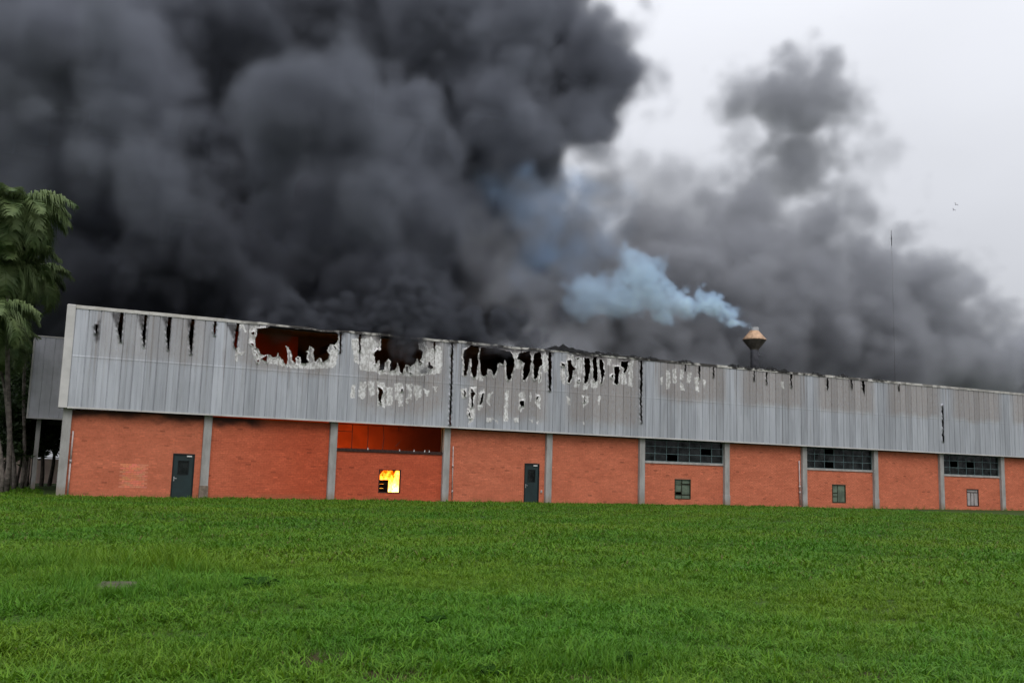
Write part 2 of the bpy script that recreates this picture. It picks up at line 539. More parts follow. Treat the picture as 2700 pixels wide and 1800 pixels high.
ms_ = t.nodes.new('ShaderNodeMixShader'); ms_.inputs[0].default_value = 0.3
t.links.new(q.b.outputs[0], ms_.inputs[1]); t.links.new(tl.outputs[0], ms_.inputs[2]); t.links.new(ms_.outputs[0], t.nodes['Material Output'].inputs[0])
M_grass = m
# ------------------------------------------------------------------ the ground
gx = np.unique(np.concatenate(([-900, -500, -260, -140, -90], np.arange(-60, 100.01, 0.7), [130, 200, 350, 600, 1000])))
gy = np.unique(np.concatenate(([-120, -80, -60], np.arange(-52, 2.01, 0.5), np.arange(3, 60, 3.0), [80, 120, 200, 400, 800, 1500])))
GX, GY = np.meshgrid(gx, gy, indexing='ij')
GZ = ground_z(GX, GY)
me = bpy.data.meshes.new('lawn_ground')
nx, ny = GX.shape
ii = np.arange(nx * ny).reshape(nx, ny)
me.from_pydata(np.stack([GX, GY, GZ], -1).reshape(-1, 3).tolist(), [], np.stack([ii[:-1, :-1], ii[1:, :-1], ii[1:, 1:], ii[:-1, 1:]], -1).reshape(-1, 4).tolist())
me.shade_smooth()
q = NT('lawn_soil', 0.95, 0, 0.1)
n1 = q.noise(q.pos(), 0.35, 4)
n2 = q.noise(q.pos(), 9, 5)
base = q.mix(q.remap(n1, 0.35, 0.65), (0.036, 0.062, 0.013), (0.045, 0.085, 0.016))
base = q.mix(q.remap(n2, 0.35, 0.75), base, (0.025, 0.030, 0.010))
BARE = [(1250, 1752, .34), (1050, 1775, .42), (1560, 1792, .3), (1010, 1792, .3), (2320, 1778, .35), (820, 1735, .3), (860, 1742, .35), (1960, 1715, .28)]
bare_pts = [(*gat(px, py)[:2], r) for px, py, r in BARE]
pv = q.pos()
bm_ = None
for (bx_, by_, br_) in bare_pts:
    dn = q.n('VectorMath', operation='DISTANCE')
    fl = q.n('VectorMath', operation='MULTIPLY'); q.t.links.new(pv, fl.inputs[0]); fl.inputs[1].default_value = (1, 1, 0)
    q.t.links.new(fl.outputs[0], dn.inputs[0]); dn.inputs[1].default_value = (bx_, by_, 0)
    f1 = q.remap(q.math('ADD', dn.outputs['Value'], q.math('MULTIPLY', n2, 0.3)), br_ * 1.5, br_ * 0.7)
    bm_ = f1 if bm_ is None else q.math('MAXIMUM', bm_, f1)
base = q.mix(bm_, base, q.mix(n2, (0.026, 0.022, 0.009), (0.05, 0.042, 0.018)))
me.materials.append(q.color(base))
tag(link('lawn_ground', me), kind='structure', label='green lawn ground in front of the burning factory', cat='lawn')

# ------------------------------------------------------------------ the factory
NB = 12
S = 6.0
YB = 0.18          # brick face
YC = -0.25         # cladding face
ZC0, ZC1 = 3.841, 8.4146
BK = 25.0          # depth of the building
fac = empty('factory_building')
tag(fac, 'long burning factory hall of orange brick and grey sheet cladding', 'building')

xl_b, xl_t = at(153, 1077, YC), at(178, 799.7, YC)
XL = float((xl_b[0] + xl_t[0]) / 2)
print('cladding left end', xl_b, xl_t)

# concrete columns
for k in range(NB + 1):
    zb = float(ground_z(S * k, 0)) - 0.15
    m = MB()
    m.bevel_box(S * k - 0.18, S * k + 0.18, 0.0, 0.42, zb, 3.92, 0.014)
    col = m.build('column', M_concrete, fac)
    if k in (1, 6, 8):
        s = MB().bevel_box(S * k - 0.20, S * k + 0.20, -0.02, 0.30, zb, 0.62 if k == 1 else 0.72, 0.012).build('repair_collar', M_concrete_dark if k == 1 else M_concrete, col)

# openings in the brick bays, from the photograph
def rect(tl, tr, bl, br, Y=YB):
    a, b, c, d = (at(*p, Y) for p in (tl, tr, bl, br))
    return (float(a[0] + c[0]) / 2, float(b[0] + d[0]) / 2, float(c[2] + d[2]) / 2, float(a[2] + b[2]) / 2)


DOORS = {0: rect((457.6, 1194.8), (515.4, 1196.5), (447.4, 1315.5), (505, 1315.5)),
         3: rect((1383, 1220.8), (1422.2, 1221.8), (1381, 1323.4), (1420.2, 1323.4))}
SMALL = {2: rect((999.5, 1237), (1057.4, 1237.8), (997.3, 1298.7), (1054.5, 1298.7)),
         5: rect((1778.5, 1262.4), (1821, 1263), (1779.5, 1315), (1821, 1315.6)),
         7: rect((2193.6, 1276.3), (2229.6, 1277.3), (2195, 1324.8), (2230, 1324.8)),
         9: rect((2548.5, 1289), (2579.8, 1289), (2550, 1333.7), (2581, 1333.7))}
SILL = {2: (at(894.7, 1184.3, YB)[2] + at(1171.8, 1190.9, YB)[2]) / 2, 5: (at(1699.8, 1215, YB)[2] + at(1905.5, 1221.5, YB)[2]) / 2,
        7: (at(2127.6, 1233, YB)[2] + at(2301.4, 1239.6, YB)[2]) / 2, 9: (at(2492.7, 1250.8, YB)[2] + at(2642.6, 1254.6, YB)[2]) / 2}
SILL[11] = SILL[9]
print('doors', DOORS, 'small', SMALL, 'sill', SILL)
for k in DOORS:
    a = DOORS[k]; DOORS[k] = (a[0], a[1], float(ground_z(a[0], 0)) - 0.02, a[3])
PATCH = rect((319, 1223.7), (386, 1223.7), (315.6, 1286.6), (381, 1287.5))

BL, BH, BG = 0.24, 0.082, 0.011
RED = {0: (1, 1, 1), 1: (0.9, 0.58, 0.46), 2: (0.9, 0.60, 0.50)}
bricks_all = []
for k in range(NB):
    x0, x1 = S * k + 0.18, S * (k + 1) - 0.18
    top = SILL[k] - 0.12 if k in SILL else 3.80
    zb = float(ground_z(x0, 0)) - 0.2
    holes = [h for d in (DOORS, SMALL) if k in d for h in [d[k]]]
    # the mortar bed behind the bricks
    w = MB()
    xs = sorted({x0, x1, *[v for h in holes for v in h[:2]]})
    for a, b in zip(xs[:-1], xs[1:]):
        segs = [(zb, top)]
        for h in holes:
            if h[0] - 1e-6 <= a and b <= h[1] + 1e-6:
                segs = [(p, r) for (s0, s1) in segs for (p, r) in ((s0, min(s1, h[2])), (max(s0, h[3]), s1)) if r - p > 1e-4]
        for p, r in segs:
            w.box(a, b, YB + 0.012, YB + 0.20, p, r, RED.get(k, (1, 1, 1)))
    wall = w.build('brick_wall', M_mortar, fac)
    rows = int((top - zb) / BH) + 1
    brs = random.Random(100 + k)
    for j in range(rows):
        z0 = zb + j * BH
        z1 = min(z0 + BH - BG, top)
        if z1 - z0 < 0.02:
            continue
        x = x0 - (BL * 0.5 if j % 2 else 0) + 0.004
        while x < x1 - 0.02:
            a, b = max(x, x0 + 0.004), min(x + BL - BG, x1 - 0.004)
            x += BL
            if b - a < 0.03:
                continue
            parts = [(a, b)]
            for h in holes:
                if z1 > h[2] + 0.01 and z0 < h[3] - 0.005:
                    parts = [(p, r) for (s0, s1) in parts for (p, r) in ((s0, min(s1, h[0] - 0.004)), (max(s0, h[1] + 0.004), s1)) if r - p > 0.03]
            for p, r in parts:
                v = brs.gauss(1.0, 0.045)
                if brs.random() < 0.014:
                    v *= brs.uniform(0.62, 0.82)
                elif brs.random() < 0.05:
                    v *= 1.13
                c = RED.get(k, (1, 1, 1))
                if k == 1:
                    g = min(1, max(0, (p - 6.5) / 4)); c = tuple(1 + (q_ - 1) * (0.35 + 0.65 * g) for q_ in c)
                t = tuple(v * q_ for q_ in c)
                if PATCH[0] < (p + r) / 2 < PATCH[1] and PATCH[2] < (z0 + z1) / 2 < PATCH[3] and k == 0:
                    t = tuple(brs.uniform(1.02, 1.3) * q_ for q_ in (1.05, 1.22, 1.3))
                bricks_all.append((k, p, r, z0, z1, brs.uniform(-0.003, 0.004), t, wall))
# the 300 bricks round the patched-up opening are single pieces, the rest of each bay is one piece of brickwork
pc = ((PATCH[0] + PATCH[1]) / 2, (PATCH[2] + PATCH[3]) / 2)
order = sorted(range(len(bricks_all)), key=lambda i: (bricks_all[i][0] != 0, math.hypot((bricks_all[i][1] + bricks_all[i][2]) / 2 - pc[0], 1.6 * ((bricks_all[i][3] + bricks_all[i][4]) / 2 - pc[1]))) if bricks_all[i][3] > -0.02 else (2, 0))
single = set(order[:300])
rest = {}
cache = {}
for i, (k, a, b, z0, z1, dy, t, wall) in enumerate(bricks_all):
    if i in single:
        key = (round(b - a, 2), round(z1 - z0, 3), tuple(round(q_ * 8) for q_ in t))
        if key not in cache:
            L_, H_ = b - a, z1 - z0
            cache[key] = MB().box(0, L_, 0, 0.03, 0, H_, t, skip=('back',)).mesh('brick', M_brick)
        o = link('brick', cache[key], wall)
        o.location = (a, YB + dy, z0)
    else:
        rest.setdefault(k, (MB(), wall))[0].box(a, b, YB + dy, YB + 0.03, z0, z1, t, skip=('back',))
for k, (m, wall) in rest.items():
    tag(m.build('brickwork', M_brick, wall), kind='stuff')

# clerestory windows
for k, zs in SILL.items():
    x0, x1 = S * k + 0.182, S * (k + 1) - 0.182
    zt = 3.80
    win = MB().box(x0, x1, YB - 0.05, YB + 0.16, zs - 0.117, zs).build('clerestory_window', M_sill if k != 2 else M_rust, fac)
    fr = MB()
    yf0, yf1 = YB + 0.04, YB + 0.085
    fr.box(x0, x1, yf0, yf1, zs, zs + 0.035).box(x0, x1, yf0, yf1, zt - 0.03, zt)
    fr.box(x0, x0 + 0.035, yf0, yf1, zs + 0.035, zt - 0.03).box(x1 - 0.035, x1, yf0, yf1, zs + 0.035, zt - 0.03)
    mf = M_rust if k == 2 else M_teal
    fr.build('frame', mf, win)
    hh = (zt - zs)
    zr = [zs + hh * 0.36, zs + hh * 0.70]
    np_ = 7
    xs = [x0 + (x1 - x0) * i / np_ for i in range(np_ + 1)]
    if k != 2:
        for z in zr:
            MB().box(x0 + 0.036, x1 - 0.036, yf0 + 0.004, yf1 - 0.004, z - 0.014, z + 0.014).build('transom', mf, win)
        for i in range(1, np_):
            MB().box(xs[i] - 0.016, xs[i] + 0.016, yf0 + 0.001, yf1 - 0.001, zs + 0.036, zt - 0.031).build('mullion', mf, win)
        brs = random.Random(k)
        zz = [zs + 0.02] + zr + [zt - 0.02]
        for i in range(np_):
            for j in range(3):
                if brs.random() < 0.06:
                    continue
                g = MB().box(xs[i] + 0.017, xs[i + 1] - 0.017, yf0 + 0.018, yf0 + 0.023, zz[j] + 0.015, zz[j + 1] - 0.015)
                g.build('pane', M_glass, win)
    else:
        # burnt out: no glass left, the mullions bent or gone
        for i, (za, zb_, bend) in enumerate(((zs + 0.5 * 0 + 0.036, zt - 0.031, 0.0), (zs + 0.036, zt - 0.031, 0.02), (zs + 0.036, zt - 0.031, 0.05), (zt - 0.22, zt - 0.031, 0.03), (zt - 0.12, zt - 0.031, 0.0), (zs + 0.036, zs + 0.15, 0.02))):
            x = xs[i + 1]
            MB().tube([(x, yf0 + 0.02, za), (x + bend, yf0 + 0.03, (za + zb_) / 2), (x - bend * .4, yf0 + 0.02, zb_)], 0.016, 6).build('mullion', M_rust, win)
        MB().box(xs[0] + 0.036, xs[1] - 0.02, yf0 + 0.004, yf1 - 0.004, zr[1] - 0.014, zr[1] + 0.014).build('transom', M_rust, win)
        MB().tube([(xs[4] - 0.12, yf0, zs + 0.22), (xs[4] + 0.12, yf0 + 0.01, zs + 0.5)], 0.014, 6).build('bent_transom', M_rust, win)
        brs = random.Random(5)
        for px, py in ((1054, 1179), (1092, 1180), (970, 1181), (1120, 1184), (1132, 1184)):
            c = at(px, py, YB + 0.02)
            m = MB()
            h = brs.uniform(0.06, 0.13)
            m.add([(c[0] - .03, c[1], zs + 0.001), (c[0] + .03, c[1], zs + 0.001), (c[0] + .012, c[1] + .006, zs + h), (c[0] - .03, c[1] + .02, zs + 0.001), (c[0] + .03, c[1] + .02, zs + 0.001)], [(0, 1, 2), (4, 3, 2), (3, 0, 2), (1, 4, 2)])
            m.build('glass_shard', M_white, win)

# small windows low in the same bays
for k, (x0, x1, z0, z1) in SMALL.items():
    mf = {2: M_rust, 5: M_greenframe, 7: M_greenframe, 9: M_rust}[k]
    fr = MB()
    t = 0.045
    fr.box(x0 - .003, x1 + .003, YB - 0.012, YB + 0.10, z0 - .003, z0 + t).box(x0 - .003, x1 + .003, YB - 0.012, YB + 0.10, z1 - t, z1 + .003)
    fr.box(x0 - .003, x0 + t, YB - 0.012, YB + 0.10, z0 + t, z1 - t).box(x1 - t, x1 + .003, YB - 0.012, YB + 0.10, z0 + t, z1 - t)
    win = fr.build('window', mf, fac)
    xi0, xi1, zi0, zi1 = x0 + t, x1 - t, z0 + t, z1 - t
    W_, H_ = xi1 - xi0, zi1 - zi0
    if k == 2:
        win['label'] = 'small open window full of yellow flames'
        continue
    mg = M_frost_grey if k == 9 else M_frost_green
    if k == 5:
        cells = [(0, .45, .86, 1), (.5, 1, .80, 1), (0, .42, .36, .72), (.48, 1, .22, .72), (0, 1, 0, .16), (0, .4, .76, .84)]
        bars = [(.45, 0, 1, 'v'), (.19, 0, 1, 'h'), (.75, 0, 1, 'h'), (.34, 0, .45, 'h')]
    elif k == 7:
        cells = [(0, .4, .55, 1), (0, .4, .34, .5), (0, .4, 0, .3), (.45, 1, 0, 1)]
        bars = [(.42, 0, 1, 'v'), (.53, 0, .42, 'h'), (.32, 0, .42, 'h')]
    else:
        cells = [(0, .34, 0, .8), (.38, .64, 0, .8), (.68, 1, 0, .8), (0, 1, .85, 1)]
        bars = [(.36, 0, .82, 'v'), (.66, 0, .82, 'v'), (.82, 0, 1, 'h')]
    for a, b, c, d in cells:
        MB().box(xi0 + W_ * a + .004, xi0 + W_ * b - .004, YB + 0.045, YB + 0.052, zi0 + H_ * c + .004, zi0 + H_ * d - .004).build('pane', mg, win)
    for p, a, b, o_ in bars:
        if o_ == 'v':
            MB().box(xi0 + W_ * p - .014, xi0 + W_ * p + .014, YB + 0.03, YB + 0.06, zi0 + H_ * a, zi0 + H_ * b).build('glazing_bar', mf, win)
        else:
            MB().box(xi0 + W_ * a, xi0 + W_ * b, YB + 0.032, YB + 0.058, zi0 + H_ * p - .014, zi0 + H_ * p + .014).build('glazing_bar', mf, win)

# doors
for k, (x0, x1, z0, z1) in DOORS.items():
    d = MB()
    t = 0.05
    yd = YB + 0.03
    d.box(x0 + .001, x0 + t, YB - 0.02, YB + 0.12, z0, z1).box(x1 - t, x1 - .001, YB - 0.02, YB + 0.12, z0, z1).box(x0 + t, x1 - t, YB - 0.02, YB + 0.12, z1 - t, z1)
    door = d.build('door', M_doorframe, fac)
    a0, a1, b0, b1 = x0 + t + .003, x1 - t - .003, z0 + .01, z1 - t - .004
    W_, H_ = a1 - a0, b1 - b0
    gx0, gx1, gz0, gz1 = a0 + W_ * .24, a0 + W_ * .76, b0 + H_ * .56, b0 + H_ * .86
    lf = MB()
    lf.box(a0, gx0, yd, yd + .045, b0, b1).box(gx1, a1, yd, yd + .045, b0, b1).box(gx0, gx1, yd, yd + .045, b0, gz0).box(gx0, gx1, yd, yd + .045, gz1, b1)
    lf.build('door_leaf', M_door, door)
    bd = MB()
    e = .03
    bd.box(gx0 - .0, gx1, yd - .012, yd, gz0 - e, gz0).box(gx0, gx1, yd - .012, yd, gz1, gz1 + e).box(gx0 - e, gx0, yd - .012, yd, gz0 - e, gz1 + e).box(gx1, gx1 + e, yd - .012, yd, gz0 - e, gz1 + e)
    bd.build('window_bead', M_doorframe, door)
    MB().box(gx0 + .001, gx1 - .001, yd + .02, yd + .026, gz0 + .001, gz1 - .001).build('door_glass', M_glass, door)
    if k == 0:
        MB().box(gx0 + .1, gx1 - .03, yd + .034, yd + .040, gz0 + .01, gz1 - .06).build('curtain', M_paper, door)
    h = MB()
    hz = b0 + H_ * .45
    h.box(a0 + .03, a0 + .075, yd - .012, yd, hz - .1, hz + .1).tube([(a0 + .052, yd - .012, hz + .02), (a0 + .052, yd - .055, hz + .02), (a0 + .17, yd - .055, hz + .015)], .011, 8)
    h.build('door_handle', M_steel, door)
    c = MB().box(a1 - .30, a1 - .08, yd - .05, yd, b1 - .085, b1 - .03)
    c.build('door_closer', M_white, door)
    s = MB().box(x0 - .05, x1 + .05, -0.25, YB - .021, z0 - .2, z0 + .012)
    s.build('door_step', M_concrete, door)

# rainwater pipes beside three columns
def pipe(pts, r, breaks):
    m = MB()
    for a, b in zip(pts[:-1], pts[1:]):
        m.tube([a, b], r, 8)
    o = m.build('drainpipe', M_pvc, fac, True)
    for z in breaks:
        x = np.interp(z, [pts[-1][2], pts[0][2]], [pts[-1][0], pts[0][0]])
        MB().tube([(x, pts[0][1], z - .07), (x, pts[0][1], z + .07)], r * 1.5, 10).build('pipe_collar', M_pvc, o, True)
    return o


p0, p1 = at(193, 1136, 0.1), at(178, 1303, 0.1)
pipe([tuple(p0), ((p0[0] + p1[0]) / 2, 0.1, (p0[2] + p1[2]) / 2), tuple(p1)], 0.036, (1.55,))
p0, p1 = at(1195, 1176, 0.12), at(1192, 1316, 0.12)
pipe([tuple(p0), tuple(p1)], 0.028, (0.6, 1.9))
p0, p1 = at(2107, 1214, 0.1), at(2110, 1332, 0.1)
pipe([tuple(p0), tuple(p1)], 0.04, (1.35, 1.0))
b = at(1427, 1295, YB - .03)
MB().box(b[0] - .05, b[0] + .05, YB - .06, YB - .006, b[2] - .07, b[2] + .07).box(b[0] - .03, b[0] + .03, YB - .075, YB - .06, b[2] - .04, b[2] + .04).build('junction_box', M_pvc, fac)

# ------------------------------------------------------------------ cladding: holes and burn marks traced in strips of the photograph
def trace(ox, oy, s, polys):
    return [np.array([at(ox + x / s, oy + y / s, YC)[[0, 2]] for x, y in p]) for p in polys]


SLITS = set()


def slit(ox, oy, s, polys):
    r = []
    for p in trace(ox, oy, s, polys):
        c = p.mean(0)
        lean = (p[:2].mean(0) - p[2]) * np.array((1.0, 0))
        p = p.copy()
        p[:2, 1] += 0.25                      # they gape up to the roof edge
        SLITS.add(tuple(np.round(p[0], 4)))
        r.append(p)
    return r


HOLES = trace(600, 830, 7.35, [
    [(560, 270), (640, 255), (780, 250), (850, 205), (1000, 190), (1160, 205), (1300, 270), (1700, 285), (1950, 300), (2130, 350), (2145, 480), (2085, 570), (2050, 590), (1975, 565), (1930, 700), (1975, 760), (1950, 850), (1830, 925), (1800, 835), (1745, 850), (1690, 930), (1655, 740), (1670, 640), (1580, 610), (1560, 680), (1500, 710), (1560, 730), (1530, 840), (1580, 920), (1480, 945), (1420, 930), (1410, 820), (1360, 795), (1320, 830), (1325, 960), (1250, 870), (1230, 730), (1180, 620), (1110, 600), (1150, 640), (1160, 740), (1150, 950), (1120, 970), (1060, 880), (1000, 800), (965, 720), (960, 800), (880, 830), (780, 760), (700, 790), (620, 745), (600, 660), (540, 640), (530, 520), (555, 400)],
    [(460, 340), (510, 330), (520, 375), (480, 385)], [(440, 545), (500, 560), (510, 610), (470, 595)], [(540, 720), (572, 780), (562, 870), (622, 870), (582, 930)], [(650, 850), (762, 780), (755, 912), (700, 880)], [(1340, 825), (1385, 825), (1380, 850), (1345, 850)], [(2040, 590), (2070, 600), (2115, 665), (2090, 670)]]) \
    + trace(880, 860, 6.03, [
    [(748, 140), (1340, 205), (1345, 360), (1410, 400), (1400, 500), (1360, 540), (1400, 580), (1350, 580), (1320, 510), (1280, 600), (1210, 650), (1190, 620), (1140, 600), (1110, 690), (1090, 750), (1060, 730), (1040, 640), (1005, 570), (1000, 640), (970, 700), (890, 710), (890, 600), (910, 560), (870, 520), (810, 580), (805, 690), (720, 700), (725, 530), (660, 600), (655, 500), (635, 420), (680, 375), (740, 385)],
    [(1500, 570), (1530, 560), (1525, 610), (1580, 650), (1550, 690), (1490, 650)], [(705, 960), (760, 1000), (780, 1060), (760, 1100), (750, 1230), (715, 1200), (700, 1120), (710, 1040)], [(1065, 1000), (1090, 990), (1090, 1040), (1065, 1040)], [(1150, 640), (1172, 640), (1172, 720), (1155, 720)], [(1190, 735), (1235, 745), (1225, 772)],
    ]) + slit(880, 860, 6.03, [[(405, 110), (428, 110), (415, 400), (400, 400)], [(95, 90), (112, 90), (104, 420), (96, 420)], [(1870, 270), (1888, 270), (1850, 1560), (1838, 1560), (1862, 900)], [(1590, 240), (1608, 245), (1600, 360), (1588, 360)]]) \
    + trace(1180, 880, 6.03, [
    [(265, 260), (340, 215), (370, 185), (500, 195), (480, 330), (485, 440), (460, 620), (440, 690), (400, 690), (370, 600), (375, 390), (350, 390), (310, 600), (285, 665), (255, 650), (260, 420), (235, 370)],
    [(520, 215), (760, 230), (1000, 290), (1060, 420), (1050, 560), (1015, 620), (1010, 720), (960, 735), (930, 700), (930, 480), (910, 400), (880, 490), (830, 460), (790, 480), (770, 600), (740, 690), (690, 570), (640, 560), (610, 660), (570, 685), (530, 640), (500, 360)],
    [(1130, 310), (1300, 270), (1330, 440), (1300, 600), (1240, 740), (1200, 730), (1195, 560), (1220, 470), (1100, 390)], [(1385, 300), (1480, 290), (1490, 400), (1510, 490), (1460, 520), (1420, 700), (1380, 725), (1365, 680), (1370, 520), (1350, 440)], [(1460, 690), (1478, 640), (1472, 740), (1455, 760)],
    [(255, 890), (280, 890), (285, 990), (260, 990)], [(375, 870), (440, 950), (405, 1010), (400, 1130), (370, 1180), (370, 980)], [(540, 950), (575, 940), (545, 1100), (510, 1150), (520, 1020)], [(1150, 1065), (1210, 1060), (1210, 1140), (1160, 1160)], [(1410, 1000), (1440, 990), (1430, 1040), (1410, 1050)], [(330, 1210), (360, 1280), (362, 1340), (332, 1290)],
    ]) + slit(1180, 880, 6.03, [[(1610, 280), (1640, 290), (1632, 900), (1612, 900), (1600, 500)]]) \
    + trace(1440, 900, 6.53, [
    [(260, 370), (300, 380), (310, 430), (260, 410)], [(365, 330), (410, 320), (450, 420), (505, 460), (490, 500), (455, 500), (440, 620), (400, 710), (370, 700), (375, 560)], [(525, 285), (560, 280), (560, 310), (530, 305)], [(645, 285), (745, 290), (755, 470), (720, 640), (695, 725), (645, 720), (660, 560)], [(795, 260), (860, 270), (880, 480), (870, 690), (830, 690), (805, 620), (800, 440)], [(895, 300), (950, 310), (990, 390), (980, 450), (1005, 520), (960, 720), (935, 720), (945, 560), (910, 420)], [(1160, 430), (1250, 430), (1250, 640), (1225, 745), (1170, 720), (1175, 600)], [(1110, 590), (1150, 560), (1140, 630), (1115, 620)], [(1290, 340), (1410, 340), (1390, 470), (1360, 540), (1330, 530), (1340, 470), (1290, 420)], [(550, 650), (575, 650), (570, 690), (550, 690)], [(645, 970), (670, 930), (660, 1040), (640, 1040)],
    ]) + slit(1440, 900, 6.53, [[(1622, 330), (1640, 330), (1645, 700), (1630, 1000), (1640, 1400), (1625, 1300), (1618, 900)]]) \
    + slit(0, 750, 2.6133, [
    [(838, 190), (850, 190), (832, 395), (814, 310)], [(1001, 200), (1013, 200), (993, 425), (984, 350)], [(1166, 225), (1179, 225), (1159, 445), (1149, 330)], [(1326, 240), (1338, 240), (1316, 475), (1304, 350)], [(1480, 255), (1489, 255), (1479, 345), (1473, 320)], [(1634, 270), (1647, 270), (1626, 440), (1613, 420)], [(660, 318), (667, 318), (667, 334), (661, 334)]]) \
    + slit(2000, 900, 3.1357, [
    [(850, 305), (866, 320), (873, 435), (856, 380)], [(561, 290), (573, 290), (570, 400), (564, 380)], [(755, 310), (768, 318), (769, 390), (759, 350)], [(263, 260), (271, 262), (269, 375), (264, 350)], [(1516, 560), (1523, 560), (1528, 830), (1520, 820)], [(60, 230), (67, 235), (65, 350), (60, 330)], [(1155, 340), (1161, 342), (1159, 410), (1155, 400)]]) \
    + slit(1400, 850, 3.1357, [[(1386, 345), (1394, 345), (1392, 460), (1387, 450)], [(1503, 360), (1510, 362), (1508, 450), (1504, 440)], [(1272, 335), (1278, 335), (1276, 400), (1272, 400)], [(1840, 380), (1845, 380), (1844, 480), (1840, 480)]])
BURNS = trace(600, 830, 7.35, [
    [(215, 190), (300, 190), (360, 310), (330, 320), (290, 240), (240, 270)], [(440, 220), (560, 220), (560, 660), (420, 500)], [(160, 640), (215, 640), (200, 730), (330, 720), (300, 770), (200, 770), (180, 890), (160, 860)], [(480, 640), (700, 780), (760, 760), (1060, 880), (1180, 960), (1330, 960), (1600, 930), (1830, 920), (1980, 700), (2140, 620), (2120, 860), (2060, 1020), (1600, 1040), (1250, 1020), (900, 950), (520, 850)], [(2060, 560), (2150, 480), (2150, 640)]]) \
    + trace(880, 860, 6.03, [
    [(280, 200), (390, 200), (400, 600), (330, 560)], [(430, 200), (590, 180), (720, 300), (640, 380), (660, 560), (700, 600), (680, 720), (420, 690), (430, 420)], [(1340, 230), (1440, 260), (1500, 380), (1590, 350), (1590, 760), (1480, 760), (1280, 790), (1270, 650), (1320, 520), (1420, 480)], [(1610, 250), (1690, 330), (1720, 450), (1700, 740), (1600, 750), (1610, 500)], [(690, 690), (1280, 650), (1270, 790), (1000, 770), (700, 750)],
    [(410, 890), (510, 890), (500, 1080), (460, 1160), (400, 1120)], [(540, 880), (640, 880), (650, 1080), (590, 1120), (560, 980)], [(690, 880), (810, 900), (800, 1300), (750, 1240), (690, 1280)], [(820, 960), (930, 980), (930, 1250), (840, 1260), (830, 1100), (860, 1050)], [(970, 910), (1100, 910), (1085, 1270), (1040, 1260), (1030, 1180), (980, 1160)], [(1150, 920), (1240, 920), (1230, 1150), (1160, 1160), (1200, 1050)], [(1270, 930), (1390, 960), (1395, 1110), (1320, 1160), (1280, 1080)], [(1420, 990), (1520, 1030), (1490, 1100)], [(1580, 960), (1640, 960), (1630, 1040)], [(290, 940), (340, 940), (330, 1130), (260, 1130)], [(1150, 1190), (1180, 1200), (1170, 1230)]]) \
    + trace(1180, 880, 6.03, [
    [(350, 850), (450, 840), (440, 960), (400, 1190), (340, 1190), (350, 950)], [(500, 930), (590, 870), (560, 1110), (520, 1230), (480, 1190)], [(630, 960), (710, 930), (660, 1060), (680, 1140), (630, 1100)], [(1150, 930), (1230, 930), (1220, 1160), (1160, 1240), (1130, 1180)], [(1400, 950), (1470, 970), (1470, 1190), (1400, 1110)], [(1320, 920), (1340, 1000), (1310, 1080)], [(215, 870), (300, 870), (300, 1020), (230, 1020)], [(930, 900), (970, 900), (950, 1180), (960, 1340), (900, 1340), (920, 1080)], [(620, 1335), (710, 1335), (700, 1400), (630, 1390)], [(745, 1360), (800, 1390), (790, 1415)], [(890, 1300), (960, 1340), (950, 1390), (900, 1380)], [(1060, 1350), (1130, 1340), (1120, 1400), (1070, 1400)], [(1310, 1360), (1360, 1360), (1350, 1420)], [(1400, 1400), (1440, 1390), (1430, 1430)], [(1520, 290), (1600, 290), (1590, 600), (1540, 620), (1500, 480)], [(320, 1190), (420, 1190), (430, 1340), (340, 1430), (350, 1340)], [(1040, 290), (1130, 300), (1180, 500), (1170, 560), (1060, 540), (1080, 420)], [(440, 560), (530, 480), (560, 740), (430, 720)]]) \
    + trace(1440, 900, 6.53, [
    [(255, 470), (320, 470), (330, 740), (280, 720), (250, 600)], [(365, 220), (470, 240), (490, 400), (440, 400), (410, 310), (360, 310)], [(500, 240), (620, 260), (620, 520), (560, 780), (490, 780), (480, 600), (540, 560)], [(640, 740), (740, 730), (700, 820), (630, 830)], [(770, 640), (890, 690), (880, 790), (780, 800)], [(1060, 300), (1120, 300), (1100, 410), (1060, 400)], [(1290, 560), (1360, 550), (1380, 740), (1300, 730)], [(1410, 310), (1510, 310), (1480, 420), (1490, 560), (1470, 780), (1410, 760), (1430, 500)], [(620, 920), (730, 950), (720, 1060), (640, 1140)], [(890, 940), (940, 940), (910, 1080)], [(360, 950), (410, 960), (400, 1090), (360, 1060)], [(635, 1390), (660, 1400), (655, 1440)]]) \
    + trace(1400, 850, 3.1357, [
    [(1072, 455), (1088, 450), (1088, 510), (1075, 512)], [(1120, 395), (1145, 395), (1152, 480), (1147, 545), (1118, 552)], [(1172, 385), (1197, 385), (1202, 500), (1174, 500)], [(1236, 385), (1262, 395), (1258, 470), (1233, 470)], [(1232, 488), (1257, 508), (1268, 562), (1238, 552)], [(1298, 405), (1328, 415), (1313, 502), (1288, 492)], [(1352, 455), (1382, 455), (1388, 572), (1362, 562)], [(1424, 465), (1446, 488), (1430, 542)], [(2068, 490), (2090, 490), (2088, 545), (2072, 545)]])
WEDGE = {i for i in range(len(HOLES)) if np.ptp(HOLES[i][:, 0]) < 0.2 and np.ptp(HOLES[i][:, 1]) > 1.0}
WISP = trace(0, 750, 2.6133, [[(770, 200), (838, 190), (816, 310), (800, 290)], [(950, 210), (1003, 200), (986, 345), (970, 300)], [(1120, 225), (1168, 225), (1150, 330), (1135, 270)], [(1290, 240), (1328, 240), (1306, 350), (1296, 300)], [(640, 290), (690, 240), (680, 380), (664, 400)], [(1560, 270), (1634, 270), (1616, 400), (1590, 330)], [(1880, 290), (2330, 320), (2330, 345), (1860, 300)]])


